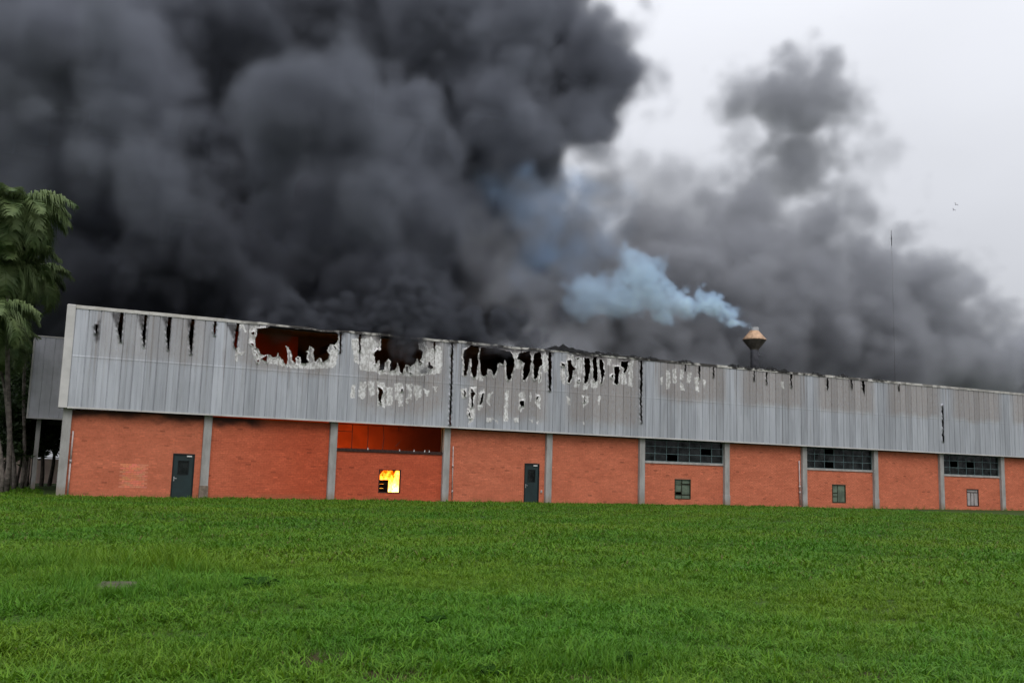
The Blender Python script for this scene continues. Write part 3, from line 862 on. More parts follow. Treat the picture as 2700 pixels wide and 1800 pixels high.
def sdist(P, poly):
    """signed distance to a polygon, negative inside (P: n x 2)"""
    d2 = np.full(len(P), 1e9)
    ins = np.zeros(len(P), bool)
    for a, b in zip(poly, np.roll(poly, -1, 0)):
        e = b - a
        w = P - a
        t = np.clip((w @ e) / (e @ e + 1e-12), 0, 1)
        d2 = np.minimum(d2, ((w - t[:, None] * e) ** 2).sum(1))
        c = (a[1] <= P[:, 1]) != (b[1] <= P[:, 1])
        with np.errstate(divide='ignore', invalid='ignore'):
            xi = a[0] + (P[:, 1] - a[1]) / (b[1] - a[1]) * e[0]
        ins ^= c & (P[:, 0] < xi)
    d = np.sqrt(d2)
    return np.where(ins, -d, d)


PW = 0.5
ZP0, ZP1 = ZC0 + 0.075, ZC1 - 0.13
PROF = ([0, .012, .026, .235, .25, .265, .474, .488, .5], [.030, .030, 0, 0, -.009, 0, 0, .030, .030])
XSTART = XL + 0.36
x_edges = [XSTART] + [0.5 * i for i in range(1, int(NB * S / PW) + 1)]
prs = random.Random(3)
jit = np.random.default_rng(4)


def vnoise(x, z, s, seed):
    """cheap smooth noise for ragged edges"""
    r = np.random.default_rng(seed).uniform(0, 6.28, (6,))
    return (np.sin(x * s + r[0]) * np.sin(z * s * 1.13 + r[1]) + 0.6 * np.sin(x * s * 2.3 + r[2] + z * s) + 0.5 * np.sin(z * s * 2.9 + r[3] - x * s * 1.7) + 0.35 * np.sin(x * s * 5.1 + z * s * 4.3 + r[4])) / 2.0


for i, (x0, x1) in enumerate(zip(x_edges[:-1], x_edges[1:])):
    hs = [h for h in HOLES if h[:, 0].max() > x0 - 0.02 and h[:, 0].min() < x1 + 0.02]
    bs = [h for h in BURNS if h[:, 0].max() > x0 - 0.1 and h[:, 0].min() < x1 + 0.1]
    ws = [h for h in WISP if h[:, 0].max() > x0 - 0.1 and h[:, 0].min() < x1 + 0.1]
    w = x1 - x0
    fine = bool(hs or bs or ws)
    tilt = prs.uniform(-.006, .006)
    bow = prs.uniform(-0.004, 0.012)
    if fine:
        xs = np.unique(np.concatenate([np.linspace(0, w, 19), np.array(PROF[0]) * w / 0.5]))
        zs = np.linspace(ZP0, ZP1, 176)
    else:
        xs = np.array(PROF[0]) * w / 0.5
        zs = np.unique(np.concatenate([np.linspace(ZP0, ZP1, 9), [6.10, 6.115, 6.165, 6.18]]))
    GXp, GZp = np.meshgrid(xs, zs, indexing='ij')
    px, pz = (GXp + x0).ravel(), GZp.ravel()
    py = np.interp(GXp.ravel() * 0.5 / w, *PROF) + YC
    py = py - 0.005 * np.interp(pz, [6.10, 6.115, 6.165, 6.18], [0, 1, 1, 0])
    py = py + tilt * (GXp.ravel() / w - .5) - bow * np.sin((pz - ZP0) / (ZP1 - ZP0) * math.pi)
    burn = np.zeros(len(px)); soot = np.zeros(len(px)); hole = np.full(len(px), 9.0)
    if fine:
        P = np.stack([px, pz], 1)
        rag = 0.022 * vnoise(px, pz, 9.0, 1) + 0.014 * vnoise(px, pz, 23.0, 2)
        for h in hs:
            d = sdist(P, h)
            big = np.ptp(h[:, 0]) > 0.3
            d = d + rag * (1.0 if big else 0.35) * (0.15 if tuple(np.round(h[0], 4)) in SLITS else 1.0) - (0.021 if tuple(np.round(h[0], 4)) in SLITS else 0.0)
            hole = np.minimum(hole, d)
            if tuple(np.round(h[0], 4)) not in SLITS:
                burn = np.maximum(burn, np.clip(1.0 - d / 0.15, 0, 1))
            else:
                soot = np.maximum(soot, 0.8 * np.clip(1.0 - d / 0.045, 0, 1))
        for h in bs:
            burn = np.maximum(burn, np.clip(0.58 - (sdist(P, h) + 1.5 * rag) / 0.14, 0, 0.8))
        for h in ws:
            soot = np.maximum(soot, np.clip(0.5 - (sdist(P, h) + rag) / 0.14, 0, 0.85))
        top = np.clip((pz - (ZP1 - 0.30)) / 0.22, 0, 1) * ((px > 8.3) & (px < 30.0)) * np.clip(1.4 - hole / 0.25, 0, 1)
        burn = burn * (1 - top)
        soot = np.maximum(soot, 0.85 * top)
        # heat has rolled the torn edges outwards and crumpled the burnt sheet
        curl = np.clip(1 - np.abs(hole) / 0.14, 0, 1) ** 2
        py = py - curl * (0.05 + 0.07 * vnoise(px, pz, 7.0, 5)) - burn * 0.016 * vnoise(px, pz, 3.2, 6)
    n_i, n_j = len(xs), len(zs)
    idx = np.arange(n_i * n_j).reshape(n_i, n_j)
    Fq = np.stack([idx[:-1, :-1], idx[1:, :-1], idx[1:, 1:], idx[:-1, 1:]], -1).reshape(-1, 4)
    if fine:
        keep = hole[Fq].mean(1) > 0
        Fq = Fq[keep]
    me = bpy.data.meshes.new('cladding_panel')
    me.from_pydata(np.stack([px, py, pz], 1).tolist(), [], Fq.tolist())
    if fine:
        for nm, val in (('burn', burn), ('soot', soot)):
            at_ = me.attributes.new(nm, 'FLOAT', 'POINT')
            at_.data.foreach_set('value', val.astype(np.float32))
        used = np.zeros(len(px), bool); used[Fq.ravel()] = True
        bm2 = bmesh.new(); bm2.from_mesh(me); bm2.verts.ensure_lookup_table()
        bmesh.ops.delete(bm2, geom=[v for v, u_ in zip(bm2.verts, used) if not u_], context='VERTS')
        bm2.to_mesh(me); bm2.free()
    me.materials.append(M_clad)
    link('cladding_panel', me, fac)

# corner trim, drip strip, coping, soffit
m = MB()
dx = (xl_t[0] - xl_b[0]) * 0.0
m.bevel_box(XL, XSTART - 0.002, YC - 0.03, YC + 0.5, ZC0 + 0.02, ZC1 + 0.01, 0.02)
m.build('corner_trim', M_corner, fac)
for k in range(NB * 2):
    x0 = XSTART if k == 0 else 3.0 * k + 0.003
    x1 = 3.0 * (k + 1) - 0.003
    MB().box(x0, x1, YC - 0.022, YC + 0.06, ZC0, ZC0 + 0.075 - 0.002).build('drip_strip', M_corner, fac)
    # coping: a folded sheet along the roof edge, warped where the fire got to it
    m = MB()
    n = 13
    lost = k in (4,) or k in ()
    rows = []
    for i in range(n):
        x = x0 + (x1 - x0) * i / (n - 1)
        heat = float(np.interp(x, [6, 9, 12, 13, 15, 17, 18, 24, 26, 40], [0, .6, .9, .25, .5, .4, .25, .7, .2, .0]))
        sag = -0.10 * heat * (0.6 + 0.6 * math.sin(x * 2.1) * math.sin(x * 0.9 + 1)) + prs.uniform(-.012, .012) * (0.3 + heat)
        out = prs.uniform(-.03, .03) * heat
        hgt = 0.15 * (1 - 0.55 * heat)
        z1 = ZC1 + sag
        rows.append([(x, YC - 0.035 + out, z1 - hgt), (x, YC - 0.03 + out, z1), (x, YC + 0.30, z1 + 0.02), (x, YC + 0.30, z1 - 0.06), (x, YC - 0.012 + out, z1 - 0.012), (x, YC - 0.016 + out, z1 - hgt)])
    v = [p for r in rows for p in r]
    f = []
    for i in range(n - 1):
        for j in range(6):
            j2 = (j + 1) % 6
            f.append((i * 6 + j, (i + 1) * 6 + j, (i + 1) * 6 + j2, i * 6 + j2))
    f.append(tuple(range(5, -1, -1))); f.append(tuple((n - 1) * 6 + j for j in range(6)))
    m.add(v, f)
    m.build('coping', M_trim, fac)
MB().box(XL + 0.02, NB * S, YC + 0.075, YB + 0.25, ZC0 + 0.03, ZC0 + 0.06).build('soffit', M_soffit, fac)

# charred scraps of roofing hanging over the coping
crs = random.Random(21)
SCRAPS = [(1440, 1540, 24), (1500, 1560, 12), (1560, 1600, 10), (1700, 1740, 9), (1790, 1830, 9), (1920, 1960, 10), (1962, 1985, 8), (1990, 2012, 9), (2014, 2060, 12), (2060, 2082, 8), (2140, 2170, 8), (2210, 2240, 10), (1640, 1700, 8), (2300, 2340, 6), (1590, 1640, 10)]
for a, b, h in SCRAPS:
    za = np.interp((a + b) / 2, [1193, 1451, 1690, 1926, 2019, 2481], [897, 922, 943, 963, 975, 1018])
    p, r = at(a, za, YC - .05), at(b, za, YC - .05)
    sc_ = depth_of(p) / FOC
    n = 12
    top, bot, back = [], [], []
    for i in range(n):
        x = p[0] + (r[0] - p[0]) * i / (n - 1)
        env = math.sin(math.pi * (i + .4) / n)
        t = ZC1 + 0.01 + h * sc_ * env * crs.uniform(.35, 1.0) * 0.8
        bt = ZC1 - 0.02 - 0.08 * crs.uniform(0, 1) * env
        top.append((x, YC + .06 + crs.uniform(-.03, .03), t)); bot.append((x, YC - .06 + crs.uniform(-.02, .01), bt)); back.append((x, YC + .32, ZC1 + .03))
    v = bot + top + back
    f = [(i, i + 1, n + i + 1, n + i) for i in range(n - 1)] + [(n + i, n + i + 1, 2 * n + i + 1, 2 * n + i) for i in range(n - 1)]
    MB().add(v, f).build('charred_scrap', M_char, fac)

# roof, end walls, floor, and an added wall that catches the fire glow
def roof_z(y):
    return 8.19 + 0.1 * min(y, BK - y)


XE = 0.32
m = MB()
rv = [(x, y, roof_z(y) + dz) for x in (XE, NB * S) for y in (YC + 0.08, BK / 2, BK + 0.2) for dz in (0, 0.1)]
m.add(rv, [(0, 6, 8, 2), (2, 8, 10, 4), (1, 3, 9, 7), (3, 5, 11, 9), (0, 1, 7, 6), (4, 10, 11, 5), (0, 2, 3, 1), (2, 4, 5, 3), (6, 7, 9, 8), (8, 9, 11, 10)])
m.build('roof', M_sootroof, fac)
MB().box(XE, NB * S, BK, BK + 0.2, -0.2, 8.14).build('rear_wall', M_sootwall, fac)
for xa in (XE, NB * S - 0.2):
    m = MB()
    ya, yb_ = YB + 0.27, BK - 0.002
    prof = [(ya, -0.2), (yb_, -0.2), (yb_, roof_z(yb_) - .004), (BK / 2, roof_z(BK / 2) - .004), (ya, roof_z(ya) - .004)]
    v = [(xa, y, z) for y, z in prof] + [(xa + .19, y, z) for y, z in prof]
    m.add(v, [(4, 3, 2, 1, 0), (5, 6, 7, 8, 9)] + [(i, (i + 1) % 5, 5 + (i + 1) % 5, 5 + i) for i in range(5)])
    m.build('end_wall', M_mortar, fac)
MB().box(XE + .2, NB * S - 0.21, YB + 0.21, BK - 0.002, -0.2, 0.0).build('hall_floor', M_floor, fac)
MB().box(7.0, 21.5, 7.0, 7.2, 0.002, 5.0).box(7.0, 11.6, 7.0, 7.2, 5.0, 8.86).build('glow_wall', M_glowwall, fac)  # added inside, stepped so the openings show a red glow
for k in range(0, NB):
    m = MB()
    m.box(S * k + .5, S * k + .62, 0.45, 6.9, 7.75, 8.18)
    m.build('roof_beam', M_sootroof, fac)
for z in (5.0, 6.14):
    MB().box(XL + .4, NB * S - .3, YC + .08, YC + .16, z - .05, z + .05).build('cladding_rail', M_char, fac)

# vent on the roof
vx, vz_t, YV = at(1989, 863, 6.0)[0], at(1989, 863, 6.0)[2], 6.0
sc_ = depth_of(at(1989, 900, 6.0)) / FOC
zt = vz_t
v0 = MB()
rp = 10.5 * sc_
v0.lathe(vx, YV, [(0.001, zt - 140 * sc_), (rp, zt - 140 * sc_), (rp, zt - 58 * sc_)], 20)
vent = v0.build('roof_vent', M_ventpipe, fac, True)
MB().lathe(vx, YV, [(rp * .98, zt - 61 * sc_), (12.5 * sc_, zt - 57 * sc_), (31 * sc_, zt - 34 * sc_)], 28).build('lower_cone', M_ventdark, vent)
MB().lathe(vx, YV, [(31.3 * sc_, zt - 34 * sc_), (30.5 * sc_, zt - 31 * sc_), (11.5 * sc_, zt - 9 * sc_)], 28).build('upper_cone', M_vent, vent)
MB().lathe(vx, YV, [(11.7 * sc_, zt - 10 * sc_), (11.7 * sc_, zt), (10.6 * sc_, zt), (10.6 * sc_, zt - 8 * sc_), (.001, zt - 8 * sc_)], 24).build('collar', M_steel, vent)
MB().box(vx + rp * .7, vx + rp + .09, YV - .2, YV + .05, zt - 75 * sc_, zt - 70 * sc_).build('bracket', M_ventpipe, vent)

# ------------------------------------------------------------------ fire inside the hall
frs = random.Random(8)


def flame_mesh(h, r, seed):
    rs = random.Random(seed)
    n, rings = 10, 9
    ph = rs.uniform(0, 6.28)
    v, f = [], []
    for i in range(rings):
        t = i / (rings - 1)
        rr = r * (math.sin(math.pi * min(1, .22 + .78 * t)) ** .8 + .02) * (1 - .25 * t)
        ox, oy = .35 * r * math.sin(4 * t + ph) * t, .35 * r * math.cos(3.1 * t + ph) * t
        for k in range(n):
            th = 2 * math.pi * k / n
            q_ = rr * (1 + .3 * math.sin(3 * th + 5 * t + ph) * t)
            v.append((ox + q_ * math.cos(th), oy + q_ * math.sin(th), h * t))
    for i in range(rings - 1):
        for k in range(n):
            f.append((i * n + k, i * n + (k + 1) % n, (i + 1) * n + (k + 1) % n, (i + 1) * n + k))
    f.append(tuple(range(n - 1, -1, -1))); f.append(tuple((rings - 1) * n + k for k in range(n)))
    m = MB(); m.add(v, f)
    return m.mesh('flame', M_flame, True)


fire = empty('fire', (14.9, 3.0, 0.0))
tag(fire, 'yellow flames raging behind the small square window of the third bay, more added unseen beside it', 'fire')
protos = [flame_mesh(frs.uniform(1.5, 2.3), frs.uniform(.35, .6), s_) for s_ in range(6)]
FL = [(13.9 + .3 * i, 3.2 + .4 * (i % 3)) for i in range(11)] + [(9.6 + .62 * i, 4.9 + .5 * (i % 2)) for i in range(7)] + [(10 + 1.0 * i, 5.9) for i in range(3)]  # later rows stand unseen, added to light the inner wall
for i, (x, y) in enumerate(FL):
    o = link('flame', protos[i % 6], fire)
    o.location = (x - 14.9, y - 3.0, 0.02)
    o.rotation_euler = (0, 0, frs.uniform(0, 6))
    o.scale = (1, 1, frs.uniform(.85, 1.1))
# a burning rack and crate that stand dark against the flames
w0 = SMALL[2]
cx = w0[0] + (w0[1] - w0[0]) * .2
ray = lambda x, y: CAM[0] + (x - CAM[0]) * (y - CAM[1]) / (YB - CAM[1])
rk = empty('charred_crate', (ray(cx, 1.6), 1.6, 0))
tag(rk, 'dark charred crate standing before the flames inside the small window', 'crate')
W_ = (w0[1] - w0[0]) * .5
hz_ = w0[2] + (w0[3] - w0[2]) * .55
for i in range(5):
    z0 = 0.002 + i * hz_ / 5
    MB().box(-W_ / 2, W_ / 2, -.012, .012, z0, z0 + hz_ / 5 - .006).build('slat', M_char, rk)
MB().box(-W_ / 2, -W_ / 2 + .06, .013, .6, 0.002, hz_).build('side_panel', M_char, rk)
MB().box(W_ / 2 - .06, W_ / 2, .013, .6, 0.002, hz_).build('side_panel', M_char, rk)
# ------------------------------------------------------------------ the annex behind the left end
YA = 11.0
a_tl, a_bl = at(90, 884, YA), at(71, 1102, YA)
AX0, AZ1, AZ0 = float((a_tl[0] + a_bl[0]) / 2), float(a_tl[2]), float(a_bl[2])
ann = empty('annex_building', (AX0, YA, 0))
tag(ann, 'low annex clad in plain grey sheet behind the left end of the hall', 'building')
for i in range(8):
    xs = np.array(PROF[0]) + 0.5 * i + 0.06
    v = [(x, y, z) for z in (AZ0 + .06, AZ1 - .05) for x, y in zip(xs, PROF[1])]
    n = len(xs)
    MB().add(v, [(j, j + 1, n + j + 1, n + j) for j in range(n - 1)]).build('cladding_panel', M_anclad, ann)
MB().box(-.02, .058, -.03, .3, AZ0, AZ1 + .02).build('corner_trim', M_corner, ann)
MB().box(.06, 4.1, -.03, .05, AZ0, AZ0 + .058).build('drip_strip', M_corner, ann)
MB().box(.06, 4.1, -.03, .3, AZ1 - .048, AZ1 + .02).build('coping', M_corner, ann)
MB().box(.061, 4.1, .05, 9, AZ0 + .01, AZ0 + .05).build('soffit', M_soffit, ann)
MB().box(.061, 4.1, .301, 9, AZ1 - .1, AZ1).build('roof', M_soffit, ann)
MB().box(0.0, .06, .301, 9, AZ0 + .052, AZ1 - .102).build('side_cladding', M_anclad, ann)
MB().box(2.2, 4.1, .5, 8.8, -.2, AZ0 + .008).build('ground_floor_wall', M_soffit, ann)
for x in (.5,):
    MB().box(x, x + .22, .6, .82, -.2, AZ0 + .009).build('column', M_concrete, ann)

# ------------------------------------------------------------------ boundary wall and trees on the left
c0 = at(-60, 1203, 33)
bw = empty('boundary_wall', (c0[0] - 14, 33, 0))
tag(bw, 'pinkish rendered boundary wall seen between the tree trunks', 'wall')
zt_ = float(c0[2])
for i in range(9):
    MB().box(i * 4.0 + .01, i * 4.0 + 3.99, 0, .2, -.3, zt_).build('wall_panel', M_pinkwall, bw)
    MB().bevel_box(i * 4.0 - .15, i * 4.0 + .15, -.06, -.002, -.3, zt_ + .05, .02).build('pier', M_pinkwall, bw)
MB().box(0, 36, -.05, .25, zt_ + .052, zt_ + .12).build('wall_coping', M_concrete, bw)

trs = random.Random(17)
tnp = np.random.default_rng(18)


def frond_mesh(L, droop, nleaf, seed):
    """a feather palm leaf: curved midrib with hanging leaflets"""
    rs = np.random.default_rng(seed)
    m = MB()
    n = 14
    pts = []
    for i in range(n):
        t = i / (n - 1)
        ang = R(62) - droop * t * 1.25
        if i == 0:
            p = np.array((0.0, 0.0, 0.0))
        else:
            p = p + L / (n - 1) * np.array((math.cos(ang), 0.06 * math.sin(3 * t), math.sin(ang)))
        pts.append(p.copy())
    m.tube(pts, [0.035 * (1 - .85 * i / (n - 1)) for i in range(n)], 5)
    P = np.array(pts)
    for s in (-1, 1):
        for i in range(nleaf):
            t = 0.16 + 0.84 * (i + rs.uniform(0, .8)) / nleaf
            f = t * (n - 1)
            a = int(min(f, n - 2))
            b = P[a] + (P[a + 1] - P[a]) * (f - a)
            d = P[a + 1] - P[a]
            d /= np.linalg.norm(d)
            ll = L * 0.36 * math.sin(math.pi * (0.14 + .80 * t)) * rs.uniform(.8, 1.1)
            side = np.array((0, s, 0.0))
            dirv = side * .85 + d * .65 + np.array((0, 0, rs.uniform(-.1, .35)))
            dirv /= np.linalg.norm(dirv)
            mid = b + dirv * ll * .5
            tip = b + dirv * ll * .85 + np.array((0, 0, -ll * rs.uniform(.2, .7)))
            w = d * 0.021
            m.add([b - w, b + w, mid + w * 1.1, mid - w * 1.1, tip], [(0, 1, 2, 3), (3, 2, 4)])
    return m.mesh('frond', M_palm)


fronds = [frond_mesh(2.9, R(a), 95, i) for i, a in enumerate((95, 120, 145, 165, 75))]
dry = frond_mesh(2.4, R(178), 34, 9)


def palm(px_foot, Y, px_top, py_top, r, label, nf, sc=1.0):
    foot = at(px_foot, 1290, Y)
    top = at(px_top, py_top, Y)
    gz = float(ground_z(foot[0], Y))
    t = empty('palm_tree', (foot[0], Y, gz))
    tag(t, label, 'palm tree', 'palms at the left edge')
    H = top[2] - gz
    dx = top[0] - foot[0]
    pts = [(dx * (i / 10) ** 1.4 + .05 * math.sin(i), 0, H * i / 10 - (.2 if i == 0 else 0)) for i in range(11)]
    m = MB()
    m.tube(pts, [r * (1.25 - .45 * i / 10) for i in range(11)], 12)
    tr = m.build('trunk', M_palmtrunk, t, True)
    for i in range(1, 16):
        f = i / 16 * 10
        a = int(f)
        q0 = np.array(pts[a]) + (np.array(pts[min(a + 1, 10)]) - np.array(pts[a])) * (f - a)
        rr = r * (1.25 - .45 * f / 10)
        MB().tube([q0 - (0, 0, .02), q0 + (0, 0, .02)], [rr * 1.05, rr * 1.0], 12, True).build('leaf_scar', M_palmtrunk, tr)
    m = MB()
    m.tube([(dx, 0, H - .05), (dx, 0, H + .5), (dx, 0, H + .9)], [r * .95, r * .8, r * .35], 10)
    m.build('crownshaft', M_palmshaft, t, True)
    for i in range(nf):
        az = i * 2.39996 + trs.uniform(-.2, .2)
        k = 4 if i < nf * .2 else (0 if i < nf * .4 else (1 if i < nf * .6 else (2 if i < nf * .82 else 3)))
        o = link('frond', fronds[k], t)
        o.location = (dx, 0, H + .75 - .4 * i / nf)
        o.rotation_euler = (trs.uniform(-.15, .15), trs.uniform(-.12, .12), az)
        o.scale = (sc * trs.uniform(.85, 1.1),) * 3
    return t


palm(4, 3.0, -52, 880, .085, 'tall palm nearest the lawn at the left edge', 26, 1.0)
palm(18, 5.0, 10, 612, .10, 'tallest palm with its crown against the black smoke', 40, 1.22)
palm(57, 12.0, 62, 775, .08, 'slim palm rising beside the grey annex', 30, 1.0)
palm(-40, 6.0, -34, 740, .10, 'palm whose crown is cut by the left picture edge', 28, 1.2)
palm(36, 10.0, -4, 950, .085, 'short palm low among the trunks', 24, .8)


def leafy(px, Y, H, cw, label, seed, nleaf=5200, r=.12, low=.35):
    rs = np.random.default_rng(seed)
    foot = at(px, 1285, Y)
    gz = float(ground_z(foot[0], Y))
    t = empty('leafy_tree', (foot[0], Y, gz))
    tag(t, label, 'tree', 'trees behind the palms')
    m = MB()
    pts = [(.12 * math.sin(i * .7 + seed), .1 * math.cos(i * .9 + seed), H * .78 * i / 7 - (.2 if i == 0 else 0)) for i in range(8)]
    m.tube(pts, [r * (1.2 - .9 * i / 7) for i in range(8)], 9)
    tips = []
    for i in range(9):
        b = np.array(pts[3 + i % 4])
        az = i * 2.4 + seed
        e = b + np.array((math.cos(az) * cw * .62, math.sin(az) * cw * .62, H * rs.uniform(.08, .3)))
        md = (b + e) / 2 + np.array((0, 0, .25))
        m.tube([b, md, e], [r * .45, r * .3, r * .12], 6)
        tips += [e, md]
    m.build('trunk', M_bark, t, True)
    tips.append(np.array(pts[-1]))
    v, f = [], []
    N = nleaf
    cl = np.array(tips)
    extra = rs.uniform(-1, 1, (26, 3)) * np.array((cw, cw, H * .33)) + np.array((0, 0, H * (low + 1) / 2))
    cl = np.concatenate([cl, extra])
    ci = rs.integers(0, len(cl), N)
    C = cl[ci] + rs.standard_normal((N, 3)) * np.array((.42, .42, .34)) * cw * .36
    C[:, 2] = np.clip(C[:, 2], H * low * .8, None)
    A = rs.standard_normal((N, 3)); A[:, 2] *= .5; A /= np.linalg.norm(A, axis=1)[:, None]
    B = np.cross(A, rs.standard_normal((N, 3))); B /= np.linalg.norm(B, axis=1)[:, None]
    ln = rs.uniform(.10, .2, N)[:, None]
    V = np.stack([C - A * ln, C + B * ln * .42, C + A * ln, C - B * ln * .42], 1).reshape(-1, 3)
    me = bpy.data.meshes.new('crown')
    me.from_pydata(V.tolist(), [], np.arange(4 * N).reshape(N, 4).tolist())
    at_ = me.attributes.new('b', 'FLOAT', 'FACE'); at_.data.foreach_set('value', rs.uniform(0, 1, N).astype(np.float32))
    me.materials.append(M_leaf)
    link('crown', me, t)
    return t


leafy(70, 23, 7.2, 2.3, 'dark leafy tree just left of the annex', 3, 8000)
leafy(30, 24, 9.0, 2.7, 'broad dark tree behind the tallest palm', 4, 6500)
leafy(-40, 22, 7.8, 2.6, 'leafy tree at the far left picture edge', 5, 6000)
leafy(8, 13, 5.4, 1.5, 'low dark tree behind the nearest palm trunk', 11, 5000, .07, .3)
leafy(44, 15, 5.6, 1.3, 'narrow dark tree between the palm trunks and the annex', 12, 4500, .07, .3)
leafy(130, 24, 6.0, 2.2, 'bushy tree standing under the annex overhang', 6, 6000, low=.25)
leafy(78, 28, 7.0, 2.6, 'leafy tree farthest back before the pink wall', 7, 6000, low=.3)
for i, (px, Y, H, r) in enumerate(((69, 21.0, 5.5, .06), (106, 22.5, 5.2, .12), (26, 21.5, 6.0, .12), (88, 23.0, 5.0, .09))):
    foot = at(px, 1285, Y)
    gz = float(ground_z(foot[0], Y))
    t = empty('young_tree', (foot[0], Y, gz))
    tag(t, ['very thin bare stem beside the slim palm', 'dark slim trunk just left of the hall corner', 'mottled trunk next to the nearest palm', 'slender trunk in the gap before the pink wall'][i], 'tree', 'slim trunks under the trees')
    MB().tube([(.06 * math.sin(j + i), 0, H * j / 7 - (.2 if j == 0 else 0)) for j in range(8)], [r * (1.1 - .08 * j) for j in range(8)], 8).build('trunk', M_bark if i != 2 else M_palmtrunk, t, True)
    rs = np.random.default_rng(50 + i)
    N = 900
    C = np.array((0, 0, H)) + rs.standard_normal((N, 3)) * np.array((.75, .75, .6))
    A = rs.standard_normal((N, 3)); A /= np.linalg.norm(A, axis=1)[:, None]
    B = np.cross(A, rs.standard_normal((N, 3))); B /= np.linalg.norm(B, axis=1)[:, None]
    V = np.stack([C - A * .14, C + B * .06, C + A * .14, C - B * .06], 1).reshape(-1, 3)
    me = bpy.data.meshes.new('crown'); me.from_pydata(V.tolist(), [], np.arange(4 * N).reshape(N, 4).tolist())
    me.materials.append(M_leaf)
    link('crown', me, t)

# ------------------------------------------------------------------ mast and birds
YM = 15.0
mp1 = at(2350, 607, YM)
ms = empty('antenna_mast', (mp1[0], YM, roof_z(YM) + .1))
tag(ms, 'thin antenna mast standing in the grey smoke on the right', 'mast')
zt_ = float(mp1[2]) - roof_z(YM) - .1
MB().tube([(0, 0, -.05), (0, 0, zt_ * .5), (0, 0, zt_ - 1.4)], [.018, .016, .014], 8).build('pole', M_mast, ms, True)
MB().tube([(0, 0, zt_ - 1.4), (0, 0, zt_ - .7), (0, 0, zt_)], [.035, .035, .02], 8).build('antenna', M_mast, ms, True)
MB().tube([(0, 0, zt_ - .8), (0, 0, zt_ - .65)], [.06, .06], 8).build('fitting', M_mast, ms, True)


def bird(px, py, Y, span, label):
    p = at(px, py, Y)
    b = empty('bird', tuple(p))
    tag(b, label, 'bird', 'birds in the sky')
    m = MB()
    m.tube([(-.1, 0, 0), (-.05, 0, .01), (.03, 0, .01), (.1, 0, .015), (.13, 0, .015)], [.01, .03, .035, .02, .01], 8)
    m.build('body', M_char, b, True)
    for s in (-1, 1):
        m = MB()
        m.add([(-.06, s * .02, .02), (.05, s * .02, .02), (.06, s * span * .5, .16), (-.04, s * span * .5, .14), (.02, s * span, .08), (-.03, s * span * .98, .07)],
              [(0, 1, 2, 3), (3, 2, 4, 5)])
        m.build('wing', M_char, b)
    m = MB(); m.add([(-.08, .02, .005), (-.08, -.02, .005), (-.17, -.04, .0), (-.17, .04, .0)], [(0, 1, 2, 3)]); m.build('tail', M_char, b)
    b.rotation_euler = (R(50), R(-30), R(20))
    return b


bird(2520, 540, 30, .26, 'upper of the two tiny birds in the pale sky')
bird(2514, 554, 30, .22, 'lower of the two tiny birds in the pale sky')

# ------------------------------------------------------------------ concrete cover and weeds in the lawn
sa, sb = gat(252, 1552), gat(360, 1552)
sl = MB()
cx_, cy_ = (sa[0] + sb[0]) / 2, (sa[1] + sb[1]) / 2
gz = float(ground_z(cx_, cy_))
wd = np.linalg.norm(sb[:2] - sa[:2])
ang_s = math.atan2(sb[1] - sa[1], sb[0] - sa[0])
slab = MB().bevel_box(-wd / 2, wd / 2, -.3, .3, -.06, .05, .02).build('concrete_cover', M_slab, None)
slab.location = (cx_, cy_, gz)
slab.rotation_euler = (0, 0, ang_s)
tag(slab, 'low weathered concrete slab half hidden in the tall grass', 'slab')


def weed(px, py, size, n, label):
    p = gat(px, py)
    t = empty('weed', (p[0], p[1], float(ground_z(p[0], p[1]))))
    tag(t, label, 'weed', 'broad-leaved weeds in the lawn')
    rs = random.Random(int(px))
    for i in range(n):
        az = i * 2.4 + rs.uniform(-.3, .3)
        L = size * rs.uniform(.7, 1.1)
        w = L * .2
        up = rs.uniform(.3, 1.0)
        pts = []
        for j in range(5):
            s_ = j / 4
            pts.append((L * s_ * math.cos(.35 + up * .5), L * (up * s_ - .55 * s_ * s_)))
        v, f = [], []
        for j, (d_, z_) in enumerate(pts):
            ww = w * math.sin(math.pi * (.12 + .86 * j / 4))
            v += [(d_, -ww, z_ + .02), (d_, 0, z_ + .005), (d_, ww, z_ + .02)]
        for j in range(4):
            f += [(j * 3, j * 3 + 3, j * 3 + 4, j * 3 + 1), (j * 3 + 1, j * 3 + 4, j * 3 + 5, j * 3 + 2)]
        o = MB().add(v, f).build('leaf', M_weed, t)
        o.rotation_euler = (0, 0, az)
    return t


weed(690, 1555, .3, 14, 'dark broad-leaved weed right of the concrete slab')
weed(1140, 1652, .20, 12, 'small dark weed in the middle of the lawn')
weed(1665, 1755, .22, 14, 'weed with drooping leaves near the bottom right of the centre')
weed(1290, 1790, .18, 12, 'bright leafy weed at the bottom edge beside bare soil')

# ------------------------------------------------------------------ grass
gr = np.random.default_rng(77)


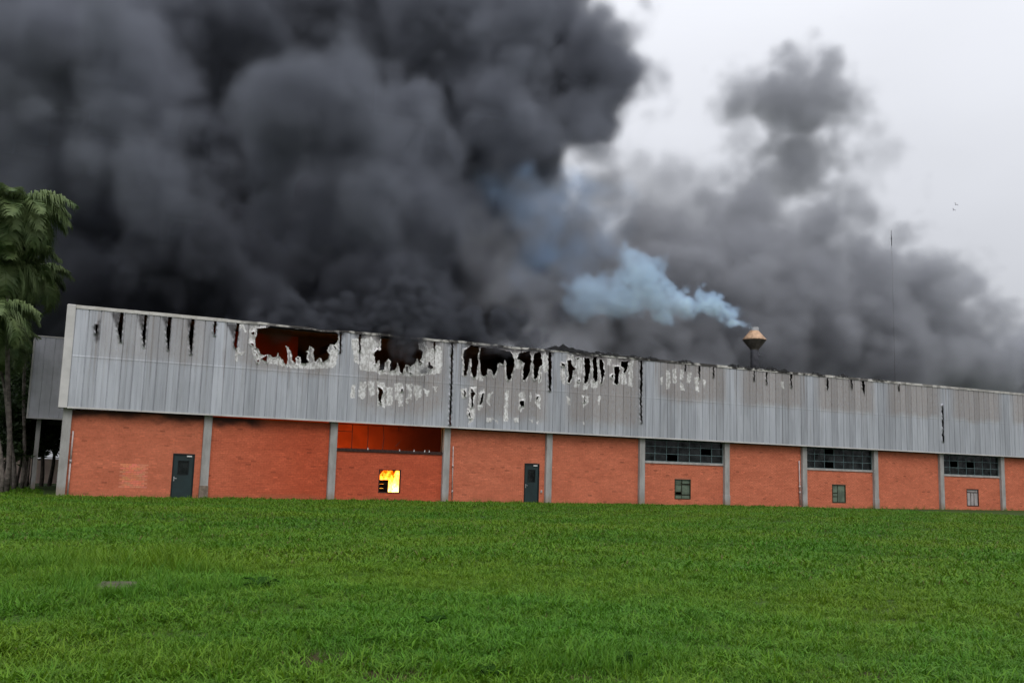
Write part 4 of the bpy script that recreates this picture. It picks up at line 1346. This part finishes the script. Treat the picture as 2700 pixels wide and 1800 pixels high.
def clump(n, hmin, hmax, width, spread, lean, seg=3):
    """blades: returns verts, faces, t (0 foot .. 1 tip), blade tone"""
    V, F, T, B = [], [], [], []
    for _ in range(n):
        az = gr.uniform(0, 6.283)
        rad = spread * math.sqrt(gr.uniform())
        a2 = gr.uniform(0, 6.283)
        bx, by = rad * math.cos(a2), rad * math.sin(a2)
        h = gr.uniform(hmin, hmax)
        l0 = gr.uniform(0.1, 0.5) * lean
        bend = gr.uniform(0.5, 2.0) * lean
        w = width * gr.uniform(.7, 1.3)
        tone = gr.uniform()
        n0 = len(V)
        x = z = 0.0
        for j in range(seg + 1):
            t = j / seg
            ww = w * (1 - t) ** .7 * (.75 + .5 * min(t * 3, 1)) * .5
            cx, sx = math.cos(az), math.sin(az)
            px, py = bx + x * cx, by + x * sx
            if j < seg:
                V += [(px - sx * ww, py + cx * ww, z), (px + sx * ww, py - cx * ww, z)]
                T += [t, t]; B += [tone, tone]
            else:
                V.append((px, py, z)); T.append(1.0); B.append(tone)
            ang = l0 + bend * t
            x += h / seg * math.sin(min(ang, 2.4)); z += h / seg * math.cos(min(ang, 2.4))
        for j in range(seg - 1):
            F.append((n0 + 2 * j, n0 + 2 * j + 1, n0 + 2 * j + 3, n0 + 2 * j + 2))
        F.append((n0 + 2 * seg - 2, n0 + 2 * seg - 1, n0 + 2 * seg))
    return V, F, T, B


def scatter_ok(x, y):
    ok = (y < 0.02) | (x < -0.75)
    for (bx, by, br) in bare_pts:
        d = np.hypot(x - bx, y - by)
        ok &= gr.uniform(size=len(x)) < np.clip((d / br - .1), .4, 1)
    c, s = math.cos(-ang_s), math.sin(-ang_s)
    lx, ly = (x - cx_) * c - (y - cy_) * s, (x - cx_) * s + (y - cy_) * c
    ok &= ~((np.abs(lx) < wd / 2 + .02) & (np.abs(ly) < .33))
    return ok


def lowfreq(x, y, s, k):
    return np.sin(x * s + k) * np.sin(y * s * 1.2 + 2 * k) + .6 * np.sin((x + y) * s * 1.9 + k * 3) + .5 * np.sin((x - 1.3 * y) * s * 2.7 + k)


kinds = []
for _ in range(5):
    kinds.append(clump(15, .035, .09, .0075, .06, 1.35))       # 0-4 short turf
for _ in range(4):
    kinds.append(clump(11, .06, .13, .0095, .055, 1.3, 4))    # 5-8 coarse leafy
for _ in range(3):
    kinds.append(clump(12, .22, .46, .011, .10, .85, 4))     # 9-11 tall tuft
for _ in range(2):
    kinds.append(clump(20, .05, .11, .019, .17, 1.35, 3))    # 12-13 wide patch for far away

pts = []
aR = (R(-42), R(36))


def ring(r0, r1, dens, pick, smin, smax):
    area = .5 * (r1 * r1 - r0 * r0) * (aR[1] - aR[0])
    n = int(area * dens)
    r = np.sqrt(gr.uniform(r0 * r0, r1 * r1, n))
    a = YAW + gr.uniform(aR[0], aR[1], n)
    x, y = CAM[0] + r * np.sin(a), CAM[1] + r * np.cos(a)
    ok = scatter_ok(x, y)
    x, y = x[ok], y[ok]
    n = len(x)
    k = gr.choice(pick, n)
    s = gr.uniform(smin, smax, n) * (1 + .2 * np.clip(lowfreq(x, y, .9, 1.0), -1, 1) + .2 * np.clip(lowfreq(x, y, 3.1, 2.0), -1, 1))
    pts.append(np.stack([x, y, k, s], 1))


SHORT, COARSE, TALL, FAR = list(range(5)), list(range(5, 9)), list(range(9, 12)), [12, 13]
ring(5.2, 9.5, 620, SHORT * 2 + COARSE, .75, 1.35)
ring(9.5, 15, 380, SHORT * 2 + COARSE, .8, 1.3)
ring(15, 25, 150, SHORT + COARSE + FAR, .85, 1.35)
ring(25, 40, 52, FAR * 3 + COARSE + SHORT, .9, 1.35)
ring(40, 62, 26, FAR, .9, 1.4)
# taller growth: round the slab on the left, along the wall foot, and here and there
for (px, py, sx, sy, n, smin, smax) in ((160, 1500, 1.8, 1.6, 190, .35, .9), (430, 1500, .7, .8, 150, .45, 1.05), (300, 1530, 1.0, .3, 60, .45, .75), (520, 1560, 1.3, .7, 90, .35, .65), (90, 1570, 1.6, 1.2, 150, .3, .7), (640, 1545, .5, .3, 40, .3, .5), (330, 1460, 2.5, 1.2, 90, .3, .6),
                                        (430, 1495, .35, .3, 70, .7, 1.15), (250, 1490, .5, .4, 60, .6, 1.0), (520, 1520, .4, .3, 40, .5, .85), (100, 1500, .6, .5, 60, .5, .9), (1500, 1560, 2.0, 1.5, 60, .25, .45), (1150, 1545, 1.6, .8, 60, .25, .45), (2150, 1640, 1.5, .5, 70, .25, .42), (1450, 1740, 1.2, .5, 90, .3, .5), (500, 1740, .9, .4, 60, .3, .5), (1560, 1770, .8, .3, 70, .35, .55)):
    c = gat(px, py)
    x, y = c[0] + gr.standard_normal(n) * sx * .6, c[1] + gr.standard_normal(n) * sy * .6
    ok = scatter_ok(x, y) & (np.hypot(x - CAM[0], y - CAM[1]) > 5.0)
    x, y = x[ok], y[ok]
    pts.append(np.stack([x, y, gr.choice(TALL, len(x)), gr.uniform(smin, smax, len(x))], 1))
tx, ty = -math.sin(ang_s), math.cos(ang_s)
u_, v_ = gr.uniform(-wd * .6, wd * .6, 90), gr.uniform(-.75, -.34, 90)
pts.append(np.stack([cx_ + u_ * math.cos(ang_s) + v_ * tx, cy_ + u_ * math.sin(ang_s) + v_ * ty, gr.choice(TALL, 90), gr.uniform(.25, .5, 90)], 1))
n = 900
x = gr.uniform(-.8, 71, n); y = -.02 - .6 * gr.uniform(0, 1, n) ** 2
pts.append(np.stack([x, y, gr.choice(TALL + COARSE * 2, n), gr.uniform(.3, .85, n)], 1))
pts = np.concatenate(pts)
NP_ = len(pts)
gz = ground_z(pts[:, 0], pts[:, 1]) - .01
tone = np.clip(.5 + .26 * lowfreq(pts[:, 0], pts[:, 1], .33, .7) + gr.standard_normal(NP_) * .16 + .12 * lowfreq(pts[:, 0], pts[:, 1], 1.4, .3), 0, 1)
rot = np.stack([gr.uniform(-.35, .35, NP_), gr.uniform(-.35, .35, NP_), gr.uniform(0, 6.283, NP_)], 1)
V, F, T, B, K = [], [], [], [], []
for ki, (v, f, t, b) in enumerate(kinds):
    n0 = len(V)
    V += v; T += t; B += b; K += [ki] * len(v)
    F += [tuple(n0 + i for i in q_) for q_ in f]
nV = len(V)
allv = np.concatenate([np.array(V), np.stack([pts[:, 0], pts[:, 1], gz], 1)])
me = bpy.data.meshes.new('grass')
me.from_pydata(allv.tolist(), [], F)


def pattr(name, typ, arr, field='value'):
    a_ = me.attributes.new(name, typ, 'POINT')
    a_.data.foreach_set(field, np.ascontiguousarray(arr).ravel())


z_ = np.zeros(nV)
pattr('is_pt', 'BOOLEAN', np.concatenate([np.zeros(nV, bool), np.ones(NP_, bool)]))
pattr('clump', 'INT', np.concatenate([np.array(K), np.zeros(NP_, int)]).astype(np.int32))
pattr('pick', 'INT', np.concatenate([z_, pts[:, 2]]).astype(np.int32))
pattr('size', 'FLOAT', np.concatenate([z_, pts[:, 3]]).astype(np.float32))
pattr('tone', 'FLOAT', np.concatenate([z_, tone]).astype(np.float32))
pattr('rot', 'FLOAT_VECTOR', np.concatenate([np.zeros((nV, 3)), rot]).astype(np.float32), 'vector')
pattr('t', 'FLOAT', np.concatenate([np.array(T), np.zeros(NP_)]).astype(np.float32))
pattr('b', 'FLOAT', np.concatenate([np.array(B), np.zeros(NP_)]).astype(np.float32))
me.materials.append(M_grass)
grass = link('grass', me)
tag(grass, 'uneven green lawn grass with taller tufts on the left', 'grass', kind='stuff')
ng = bpy.data.node_groups.new('grass_scatter', 'GeometryNodeTree')
ng.interface.new_socket('Geometry', in_out='INPUT', socket_type='NodeSocketGeometry')
ng.interface.new_socket('Geometry', in_out='OUTPUT', socket_type='NodeSocketGeometry')
N, L = ng.nodes, ng.links
gi, go = N.new('NodeGroupInput'), N.new('NodeGroupOutput')


def named(name, typ):
    q_ = N.new('GeometryNodeInputNamedAttribute'); q_.data_type = typ; q_.inputs['Name'].default_value = name
    return q_.outputs['Attribute']


sg = N.new('GeometryNodeSeparateGeometry'); sg.domain = 'POINT'
L.new(gi.outputs[0], sg.inputs['Geometry']); L.new(named('is_pt', 'BOOLEAN'), sg.inputs['Selection'])
sp = N.new('GeometryNodeSplitToInstances'); sp.domain = 'POINT'
L.new(sg.outputs['Inverted'], sp.inputs['Geometry']); L.new(named('clump', 'INT'), sp.inputs['Group ID'])
ip = N.new('GeometryNodeInstanceOnPoints')
L.new(sg.outputs['Selection'], ip.inputs['Points']); L.new(sp.outputs['Instances'], ip.inputs['Instance'])
ip.inputs['Pick Instance'].default_value = True
L.new(named('pick', 'INT'), ip.inputs['Instance Index'])
er = N.new('FunctionNodeEulerToRotation'); L.new(named('rot', 'FLOAT_VECTOR'), er.inputs[0]); L.new(er.outputs[0], ip.inputs['Rotation'])
L.new(named('size', 'FLOAT'), ip.inputs['Scale'])
L.new(ip.outputs[0], go.inputs[0])
md = grass.modifiers.new('scatter', 'NODES'); md.node_group = ng
print('GRASS', NP_, nV)
# ------------------------------------------------------------------ smoke (real volumes, grids filled here)
def _resize(n_out, n_in):
    """interpolation matrix (smooth) from n_in lattice values to n_out samples"""
    x = np.linspace(0, n_in - 1.001, n_out)
    i = np.floor(x).astype(int)
    t = x - i
    t = t * t * t * (t * (t * 6 - 15) + 10)
    m = np.zeros((n_out, n_in), np.float32)
    m[np.arange(n_out), i] = 1 - t
    m[np.arange(n_out), i + 1] = t
    return m


def noise3(shape, size, cell):
    n = [max(2, int(math.ceil(s / cell)) + 2) for s in size]
    g = rng.standard_normal(n).astype(np.float32)
    g = np.tensordot(_resize(shape[0], n[0]), g, (1, 0))
    g = np.moveaxis(np.tensordot(_resize(shape[1], n[1]), g, (1, 1)), 0, 1)
    g = np.moveaxis(np.tensordot(_resize(shape[2], n[2]), g, (1, 2)), 0, 2)
    return g


def volume_material(name, sigma, color, absorb, aniso=0.0):
    m = bpy.data.materials.new(name)
    m.use_nodes = True
    nt = m.node_tree
    nt.nodes.clear()
    out = nt.nodes.new('ShaderNodeOutputMaterial')
    pv = nt.nodes.new('ShaderNodeVolumePrincipled')
    pv.inputs['Color'].default_value = (*color, 1)
    pv.inputs['Absorption Color'].default_value = (*absorb, 1)
    pv.inputs['Density Attribute'].default_value = 'density'
    pv.inputs['Density'].default_value = sigma
    pv.inputs['Anisotropy'].default_value = aniso
    nt.links.new(pv.outputs[0], out.inputs['Volume'])
    return m


def smoke_volume(name, label, puffs, voxel, edge, octaves, mat, kids=14, kid=(0.3, 0.5), pad=1.5, warp=1.0, zmin=None, taper=None):
    """puffs: (x, y, z, radius, strength). Density is filled into a lattice whose points are this object's vertices;
    the modifier turns the lattice into a volume grid."""
    P = [tuple(p) for p in puffs]
    allp = []
    for (x, y, z, r, s) in P:
        allp.append((x, y, z, r, s))
        for _ in range(kids):
            v = rng.standard_normal(3)
            v /= np.linalg.norm(v)
            k = rng.uniform(*kid)
            q = np.array((x, y, z)) + v * r * rng.uniform(0.75, 1.0)
            allp.append((*q, r * k, s))
    A = np.array(allp)
    lo = (A[:, :3] - A[:, 3:4]).min(0) - pad
    hi = (A[:, :3] + A[:, 3:4]).max(0) + pad
    if zmin is not None:
        lo[2] = max(lo[2], zmin)
    shape = [int((hi[i] - lo[i]) / voxel) + 1 for i in range(3)]
    hi = lo + (np.array(shape) - 1) * voxel
    ax = [np.linspace(lo[i], hi[i], shape[i]).astype(np.float32) for i in range(3)]
    S = np.full(shape, -3.0, np.float32)
    M = np.zeros(shape, np.float32)
    for (x, y, z, r, s) in allp:
        ext = r + 2.0
        sl = []
        for i, c in enumerate((x, y, z)):
            a = int(np.searchsorted(ax[i], c - ext))
            b = int(np.searchsorted(ax[i], c + ext))
            sl.append(slice(a, b))
        if any(q.stop <= q.start for q in sl):
            continue
        dx = (ax[0][sl[0]] - x)[:, None, None]
        dy = (ax[1][sl[1]] - y)[None, :, None]
        dz = (ax[2][sl[2]] - z)[None, None, :]
        d = r - np.sqrt(dx * dx + dy * dy + dz * dz)
        sub = S[sl[0], sl[1], sl[2]]
        mm = M[sl[0], sl[1], sl[2]]
        win = d > sub
        np.copyto(mm, np.float32(s), where=win)
        np.maximum(sub, d, out=sub)
    size = hi - lo
    if warp > 0:
        # stir the lattice: every point takes its value from a place a little way off
        I = []
        for a_ in range(3):
            off = np.zeros(shape, np.float32)
            for cell, amp in ((4.5 * warp, 1.1 * warp), (1.8 * warp, 0.5 * warp)):
                off += noise3(shape, size, cell) * np.float32(amp / voxel)
            sh = [1, 1, 1]; sh[a_] = shape[a_]
            off += np.arange(shape[a_], dtype=np.float32).reshape(sh)
            I.append(np.clip(np.rint(off), 0, shape[a_] - 1).astype(np.int32))
        flat = (I[0] * shape[1] + I[1]) * shape[2] + I[2]
        S = S.ravel()[flat]
        M = M.ravel()[flat]
    for cell, amp in octaves:
        n = noise3(shape, size, cell)
        S += np.float32(amp) * (np.abs(n) - 0.42)
    D = np.clip(S / edge, 0, 1)
    D = D * D * (3 - 2 * D) * M
    if taper is not None:
        D *= taper(ax)
    D[:2] = 0; D[-2:] = 0; D[:, :2] = 0; D[:, -2:] = 0; D[:, :, :1] = 0; D[:, :, -2:] = 0
    me = bpy.data.meshes.new(name)
    n = D.size
    me.vertices.add(n)
    co = np.zeros((n, 3), np.float32)
    co[:] = lo
    co[-1] = hi
    me.vertices.foreach_set('co', co.ravel())
    at_ = me.attributes.new('d', 'FLOAT', 'POINT')
    at_.data.foreach_set('value', np.ascontiguousarray(D, np.float32).ravel())
    me.update()
    o = bpy.data.objects.new(name, me)
    scene.collection.objects.link(o)
    ng = bpy.data.node_groups.new(name + '_grid', 'GeometryNodeTree')
    ng.interface.new_socket('Geometry', in_out='INPUT', socket_type='NodeSocketGeometry')
    ng.interface.new_socket('Geometry', in_out='OUTPUT', socket_type='NodeSocketGeometry')
    N, L = ng.nodes, ng.links
    gi, go = N.new('NodeGroupInput'), N.new('NodeGroupOutput')
    vc = N.new('GeometryNodeVolumeCube')
    vc.inputs['Min'].default_value = lo
    vc.inputs['Max'].default_value = hi
    for i, a in enumerate('XYZ'):
        vc.inputs['Resolution ' + a].default_value = shape[i]
    pos = N.new('GeometryNodeInputPosition')
    sub = N.new('ShaderNodeVectorMath'); sub.operation = 'SUBTRACT'; sub.inputs[1].default_value = lo
    div = N.new('ShaderNodeVectorMath'); div.operation = 'SCALE'; div.inputs['Scale'].default_value = 1.0 / voxel
    L.new(pos.outputs[0], sub.inputs[0]); L.new(sub.outputs[0], div.inputs[0])
    sep = N.new('ShaderNodeSeparateXYZ'); L.new(div.outputs[0], sep.inputs[0])

    def integer(src):
        q = N.new('FunctionNodeFloatToInt'); q.rounding_mode = 'ROUND'; L.new(src, q.inputs[0]); return q.outputs[0]

    def imath(op, a, b):
        q = N.new('FunctionNodeIntegerMath'); q.operation = op
        L.new(a, q.inputs[0])
        if isinstance(b, int):
            q.inputs[1].default_value = b
        else:
            L.new(b, q.inputs[1])
        return q.outputs[0]
    ix, iy, iz = (integer(sep.outputs[i]) for i in range(3))
    idx = imath('ADD', imath('MULTIPLY', imath('ADD', imath('MULTIPLY', ix, shape[1]), iy), shape[2]), iz)
    si = N.new('GeometryNodeSampleIndex'); si.data_type = 'FLOAT'; si.domain = 'POINT'; si.clamp = True
    na = N.new('GeometryNodeInputNamedAttribute'); na.data_type = 'FLOAT'; na.inputs['Name'].default_value = 'd'
    L.new(gi.outputs[0], si.inputs['Geometry']); L.new(na.outputs['Attribute'], si.inputs['Value']); L.new(idx, si.inputs['Index'])
    L.new(si.outputs[0], vc.inputs['Density'])
    sm = N.new('GeometryNodeSetMaterial'); sm.inputs['Material'].default_value = mat
    L.new(vc.outputs[0], sm.inputs['Geometry']); L.new(sm.outputs[0], go.inputs[0])
    md = o.modifiers.new('grid', 'NODES'); md.node_group = ng
    o.data.materials.append(mat)
    o['kind'] = 'stuff'
    o['label'] = label
    o['category'] = 'smoke'
    print('SMOKE', name, shape, D.size, float((D > 0).mean()))
    return o


def px_puffs(rows):
    out = []
    for (px, py, Y, rp, s) in rows:
        p = at(px, py, Y)
        out.append((*p, rp * depth_of(p) / FOC, s))
    return out


DARK = [  # the deep body of the dark cloud
    (60, 120, 29, 330, 1), (430, 90, 31, 300, 1), (800, 60, 31, 300, 1), (1150, 60, 30, 280, 1), (1390, 60, 27, 210, 1),
    (1480, 230, 25, 190, 1), (1330, 380, 26, 230, 1), (60, 480, 27, 300, 1), (420, 480, 28, 300, 1), (780, 480, 28, 290, 1),
    (1080, 560, 26, 250, 1), (120, 800, 27, 260, 1), (560, 780, 20, 230, 1), (900, 800, 19, 230, 1), (1180, 800, 18, 170, 1),
    (1380, 830, 16, 120, 1), (350, 850, 17, 200, 1), (200, 690, 30, 200, 1), (360, 700, 28, 200, 1), (-250, 200, 29, 330, 1), (-250, 600, 27, 330, 1), (300, -250, 30, 330, 1), (800, -280, 30, 330, 1), (1250, -250, 30, 280, 1), (-200, -200, 30, 300, 1),
    (1030, 250, 30, 230, 1), (620, 240, 33, 250, 1), (250, 300, 31, 280, 1), (1000, 420, 30, 230, 1), (1300, 250, 28, 220, 1), (1290, 560, 23, 170, 1), (1390, 660, 22, 120, .9), (1300, 760, 20, 140, .9),
    # billows that roll out of its face
    (150, 150, 13, 230, 1), (300, 300, 10, 200, 1), (430, 440, 8, 170, 1), (110, 400, 15, 150, 1), (330, 110, 14, 150, 1),
    (900, 320, 6, 190, 1), (1040, 420, 5, 170, 1), (780, 420, 7, 140, 1), (920, 200, 9, 115, 1), (1080, 280, 9, 110, 1),
    (1120, 560, 5, 150, 1), (1010, 640, 4.5, 130, 1), (860, 560, 8, 120, 1), (1150, 720, 6, 110, 1), (1040, 790, 3.5, 95, 1),
    (1080, 870, 1.6, 52, 1), (620, 640, 10, 130, 1), (780, 720, 7, 90, 1), (470, 690, 9, 110, 1), (280, 730, 11, 90, 1), (900, 770, 5, 75, 1),
    (700, 800, 5, 60, 1), (540, 780, 6, 70, 1), (390, 790, 7, 60, 1), (260, 790, 10, 60, 1),
    (1300, 150, 15, 170, 1), (1180, 60, 17, 160, 1), (1560, 130, 19, 115, .7), (1620, 220, 18, 115, .8), (1600, 80, 19, 100, .7), (1500, 330, 15, 105, .8),
    (1340, 340, 13, 120, 1), (640, 20, 20, 150, 1), 
]
HOLE = [  # what pours out of the holes in the cladding and rolls over the roof edge
    (1063, 935, -0.35, 24, .8), (1058, 918, -0.5, 34, 1), (1072, 898, -0.6, 42, 1), (1050, 880, -0.4, 46, 1), (1085, 868, -0.3, 50, 1), (1040, 848, 0.2, 56, 1), (1100, 830, 0.5, 60, 1), (1020, 815, 1.0, 60, 1), (1070, 790, 1.2, 66, 1),
    (1290, 930, -0.2, 22, .5), (1300, 910, -0.3, 30, .7), (1325, 892, -0.1, 40, .8), (1270, 900, 0.0, 34, .7), (1250, 880, 0.4, 44, .8), (1340, 870, 0.6, 50, .8), (1395, 925, -0.1, 22, .45), (1405, 905, 0.1, 32, .5), (1430, 890, 0.8, 36, .5),
    (1200, 880, 0.4, 36, .8), (1160, 870, 0.6, 42, .8), (720, 846, 0.8, 30, .8), (790, 850, 0.9, 34, .8), (850, 850, 0.9, 34, .8), (660, 832, 1.0, 30, .7), (920, 850, 1.0, 38, .8), (960, 850, 0.8, 40, .8), (880, 820, 1.6, 50, .9), (760, 815, 1.8, 50, .9), (1140, 820, 1.2, 50, .9), (1220, 840, 1.2, 50, .8),
]
GREY = [
    (2165, 150, 27, 48, .8), (2100, 180, 27, 85, .9), (2165, 215, 27, 80, .9), (2050, 270, 27, 95, .85), (2140, 300, 27, 105, .9), (2190, 250, 27, 80, .8), (2215, 300, 27, 60, .7), (2110, 240, 27, 90, .85), (1985, 300, 27, 60, .4), (1690, 490, 25, 100, .28), (1800, 540, 25, 100, .35), (1890, 490, 26, 95, .35), (1960, 350, 27, 75, .35), (2240, 240, 27, 65, .45), (2010, 230, 27, 70, .5), (2280, 430, 27, 80, .25), (2250, 540, 26, 80, .4), (1600, 430, 25, 70, .22), (2010, 340, 27, 70, .5), (2240, 370, 27, 45, .4),
    (2040, 390, 27, 100, .65), (2140, 400, 27, 95, .75), (1960, 440, 28, 70, .4), (2080, 490, 26, 110, .8), (1990, 540, 26, 100, .8), (2180, 480, 27, 60, .6),
    (1860, 640, 24, 125, 1), (2010, 660, 22, 150, 1), (2180, 660, 22, 130, 1), (2330, 640, 23, 85, 1), (2260, 620, 23, 70, 1), (2400, 800, 21, 135, 1), (2510, 770, 22, 80, .9),
    (2560, 880, 20, 110, 1), (2660, 920, 20, 85, 1), (2740, 960, 20, 90, 1), (2250, 820, 19, 160, 1), (2080, 830, 18, 160, 1), (1900, 830, 18, 150, 1), (1730, 790, 18, 150, 1),
    (1700, 650, 21, 125, .9), (1600, 560, 22, 100, .6), (1530, 480, 22, 70, .6), (1640, 470, 24, 70, .25), (1590, 880, 14, 110, 1), (1720, 920, 13, 90, 1), (1880, 930, 14, 80, 1), (2080, 960, 16, 80, 1), (2300, 960, 17, 90, 1),
    (1480, 760, 14, 130, 1), (1500, 620, 17, 130, .9), (1400, 640, 17, 100, .8), (1450, 880, 9, 70, .9), (1560, 920, 8, 45, .8), (1370, 760, 12, 90, 1), (2480, 960, 17, 70, 1), (2600, 1000, 17, 60, 1), (1560, 720, 18, 120, 1), (1600, 850, 24, 200, 1), (1800, 880, 24, 190, 1), (2050, 900, 24, 190, 1), (2300, 930, 24, 180, 1), (2550, 990, 24, 150, 1), (2720, 1010, 24, 150, 1), (1330, 620, 14, 110, .5), (1270, 740, 11, 110, .45), (1300, 850, 7, 80, .45), (1400, 880, 6, 60, .5), (1220, 640, 13, 90, .35), (1620, 800, 17, 120, 1), (1800, 730, 20, 140, 1), (1950, 740, 20, 150, 1), (2330, 740, 20, 120, 1), (2450, 880, 19, 120, 1), (2700, 1000, 19, 80, 1), (2170, 900, 17, 110, 1), (2000, 900, 17, 110, 1), (2400, 950, 17, 100, 1), (2560, 960, 18, 90, 1), (1800, 900, 15, 110, 1),
]
VENT = [(1981, 864, 6, 7, 1.6), (1968, 856, 6, 10, 1.5), (1952, 847, 6, 14, 1.4), (1930, 836, 6, 19, 1.25), (1905, 822, 6, 24, 1.1), (1878, 812, 6, 27, 1.0), (1850, 806, 6.2, 29, .9), (1820, 808, 6.4, 32, .8), (1850, 790, 6.2, 22, .9), (1885, 798, 6.1, 18, .9),
        (1788, 806, 6.6, 36, .65), (1750, 800, 6.8, 44, .5), (1715, 780, 7, 52, .4), (1690, 730, 7, 56, .36), (1672, 690, 7.2, 38, .33), (1715, 705, 7.2, 30, .3), (1650, 790, 7.4, 52, .33), (1600, 780, 7.6, 55, .26), (1550, 770, 7.8, 55, .2), (1520, 800, 7.8, 40, .16)]
HAZE = [(1430, 500, 9, 62, 1.0), (1330, 560, 9, 70, .4), (1380, 680, 9, 80, .35), (1520, 520, 9, 50, .5), (1465, 560, 9, 80, .7), (1420, 590, 9, 70, .5), (1540, 600, 9, 85, .5), (1620, 560, 9, 60, .45), (1590, 680, 8.5, 70, .45), (1480, 650, 9, 80, .5), (1420, 455, 9, 35, .8)]

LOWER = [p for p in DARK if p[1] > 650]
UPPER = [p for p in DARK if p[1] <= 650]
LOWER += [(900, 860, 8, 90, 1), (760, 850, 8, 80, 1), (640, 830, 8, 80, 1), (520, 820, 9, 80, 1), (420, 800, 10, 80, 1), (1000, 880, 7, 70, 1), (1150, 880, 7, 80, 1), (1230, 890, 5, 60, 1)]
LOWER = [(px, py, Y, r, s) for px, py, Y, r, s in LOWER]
m_dark = volume_material('dark_grey_smoke', 0.95, (0.275, 0.29, 0.335), (0.0, 0.0, 0.0))
m_low = volume_material('low_black_smoke', 1.3, (0.135, 0.142, 0.168), (0.0, 0.0, 0.0))  # low puffs get a darker colour than the cloud above
m_hole = volume_material('hole_soot_smoke', 3.0, (0.13, 0.137, 0.16), (0.0, 0.0, 0.0))
m_grey = volume_material('grey_smoke', 0.62, (0.49, 0.50, 0.535), (0.0, 0.0, 0.0))
m_vent = volume_material('blue_smoke', 2.3, (0.54, 0.75, 1.0), (0.35, 0.42, 0.5))
OCT = ((6.0, 1.3), (2.6, 1.0), (1.3, 0.6), (0.68, 0.34))


def clear_left(ax):
    """no smoke round the annex and the trees left of the hall"""
    f = np.clip((ax[2] - 7.0) / 2.0, 0, 1)[None, None, :]
    near = ((ax[0] < 0.8)[:, None] & (ax[1] < 21.0)[None, :])[:, :, None]
    return np.where(near, f, 1.0).astype(np.float32)


smoke_volume('dark_smoke', 'huge dark smoke cloud filling the sky above the burning roof', px_puffs(UPPER), 0.29, 3.9, OCT, m_dark, kids=8, taper=clear_left)
smoke_volume('low_smoke', 'blackest smoke pouring low over the roof edge', px_puffs(LOWER), 0.26, 2.6, OCT, m_low, kids=8, taper=clear_left)
smoke_volume('hole_smoke', 'black smoke pouring through the burnt holes and over the coping', px_puffs(HOLE), 0.12, 0.75,
             ((1.6, 0.3), (0.8, 0.26), (0.4, 0.16), (0.26, 0.07)), m_hole, kids=9, pad=0.5, warp=0.3)
smoke_volume('grey_smoke', 'paler grey smoke column drifting right of the black cloud', px_puffs(GREY), 0.32, 3.9,
             ((5.5, 1.6), (2.6, 1.2), (1.3, 0.75), (0.72, 0.4)), m_grey, kids=5)
smoke_volume('vent_smoke', 'pale blue smoke trailing left from the conical roof vent', px_puffs(VENT), 0.10, 0.4,
             ((1.4, 0.18), (0.7, 0.17), (0.36, 0.12), (0.22, 0.06)), m_vent, kids=14, pad=0.5, warp=0.22)
m_haze = volume_material('blue_haze_smoke', 0.34, (0.45, 0.65, 0.92), (0.0, 0.0, 0.0))
smoke_volume('thin_smoke', 'thin bluish smoke veil hanging before the black cloud', px_puffs(HAZE), 0.3, 2.2,
             ((4.0, 0.7), (2.0, 0.5), (1.0, 0.3)), m_haze, kids=8)
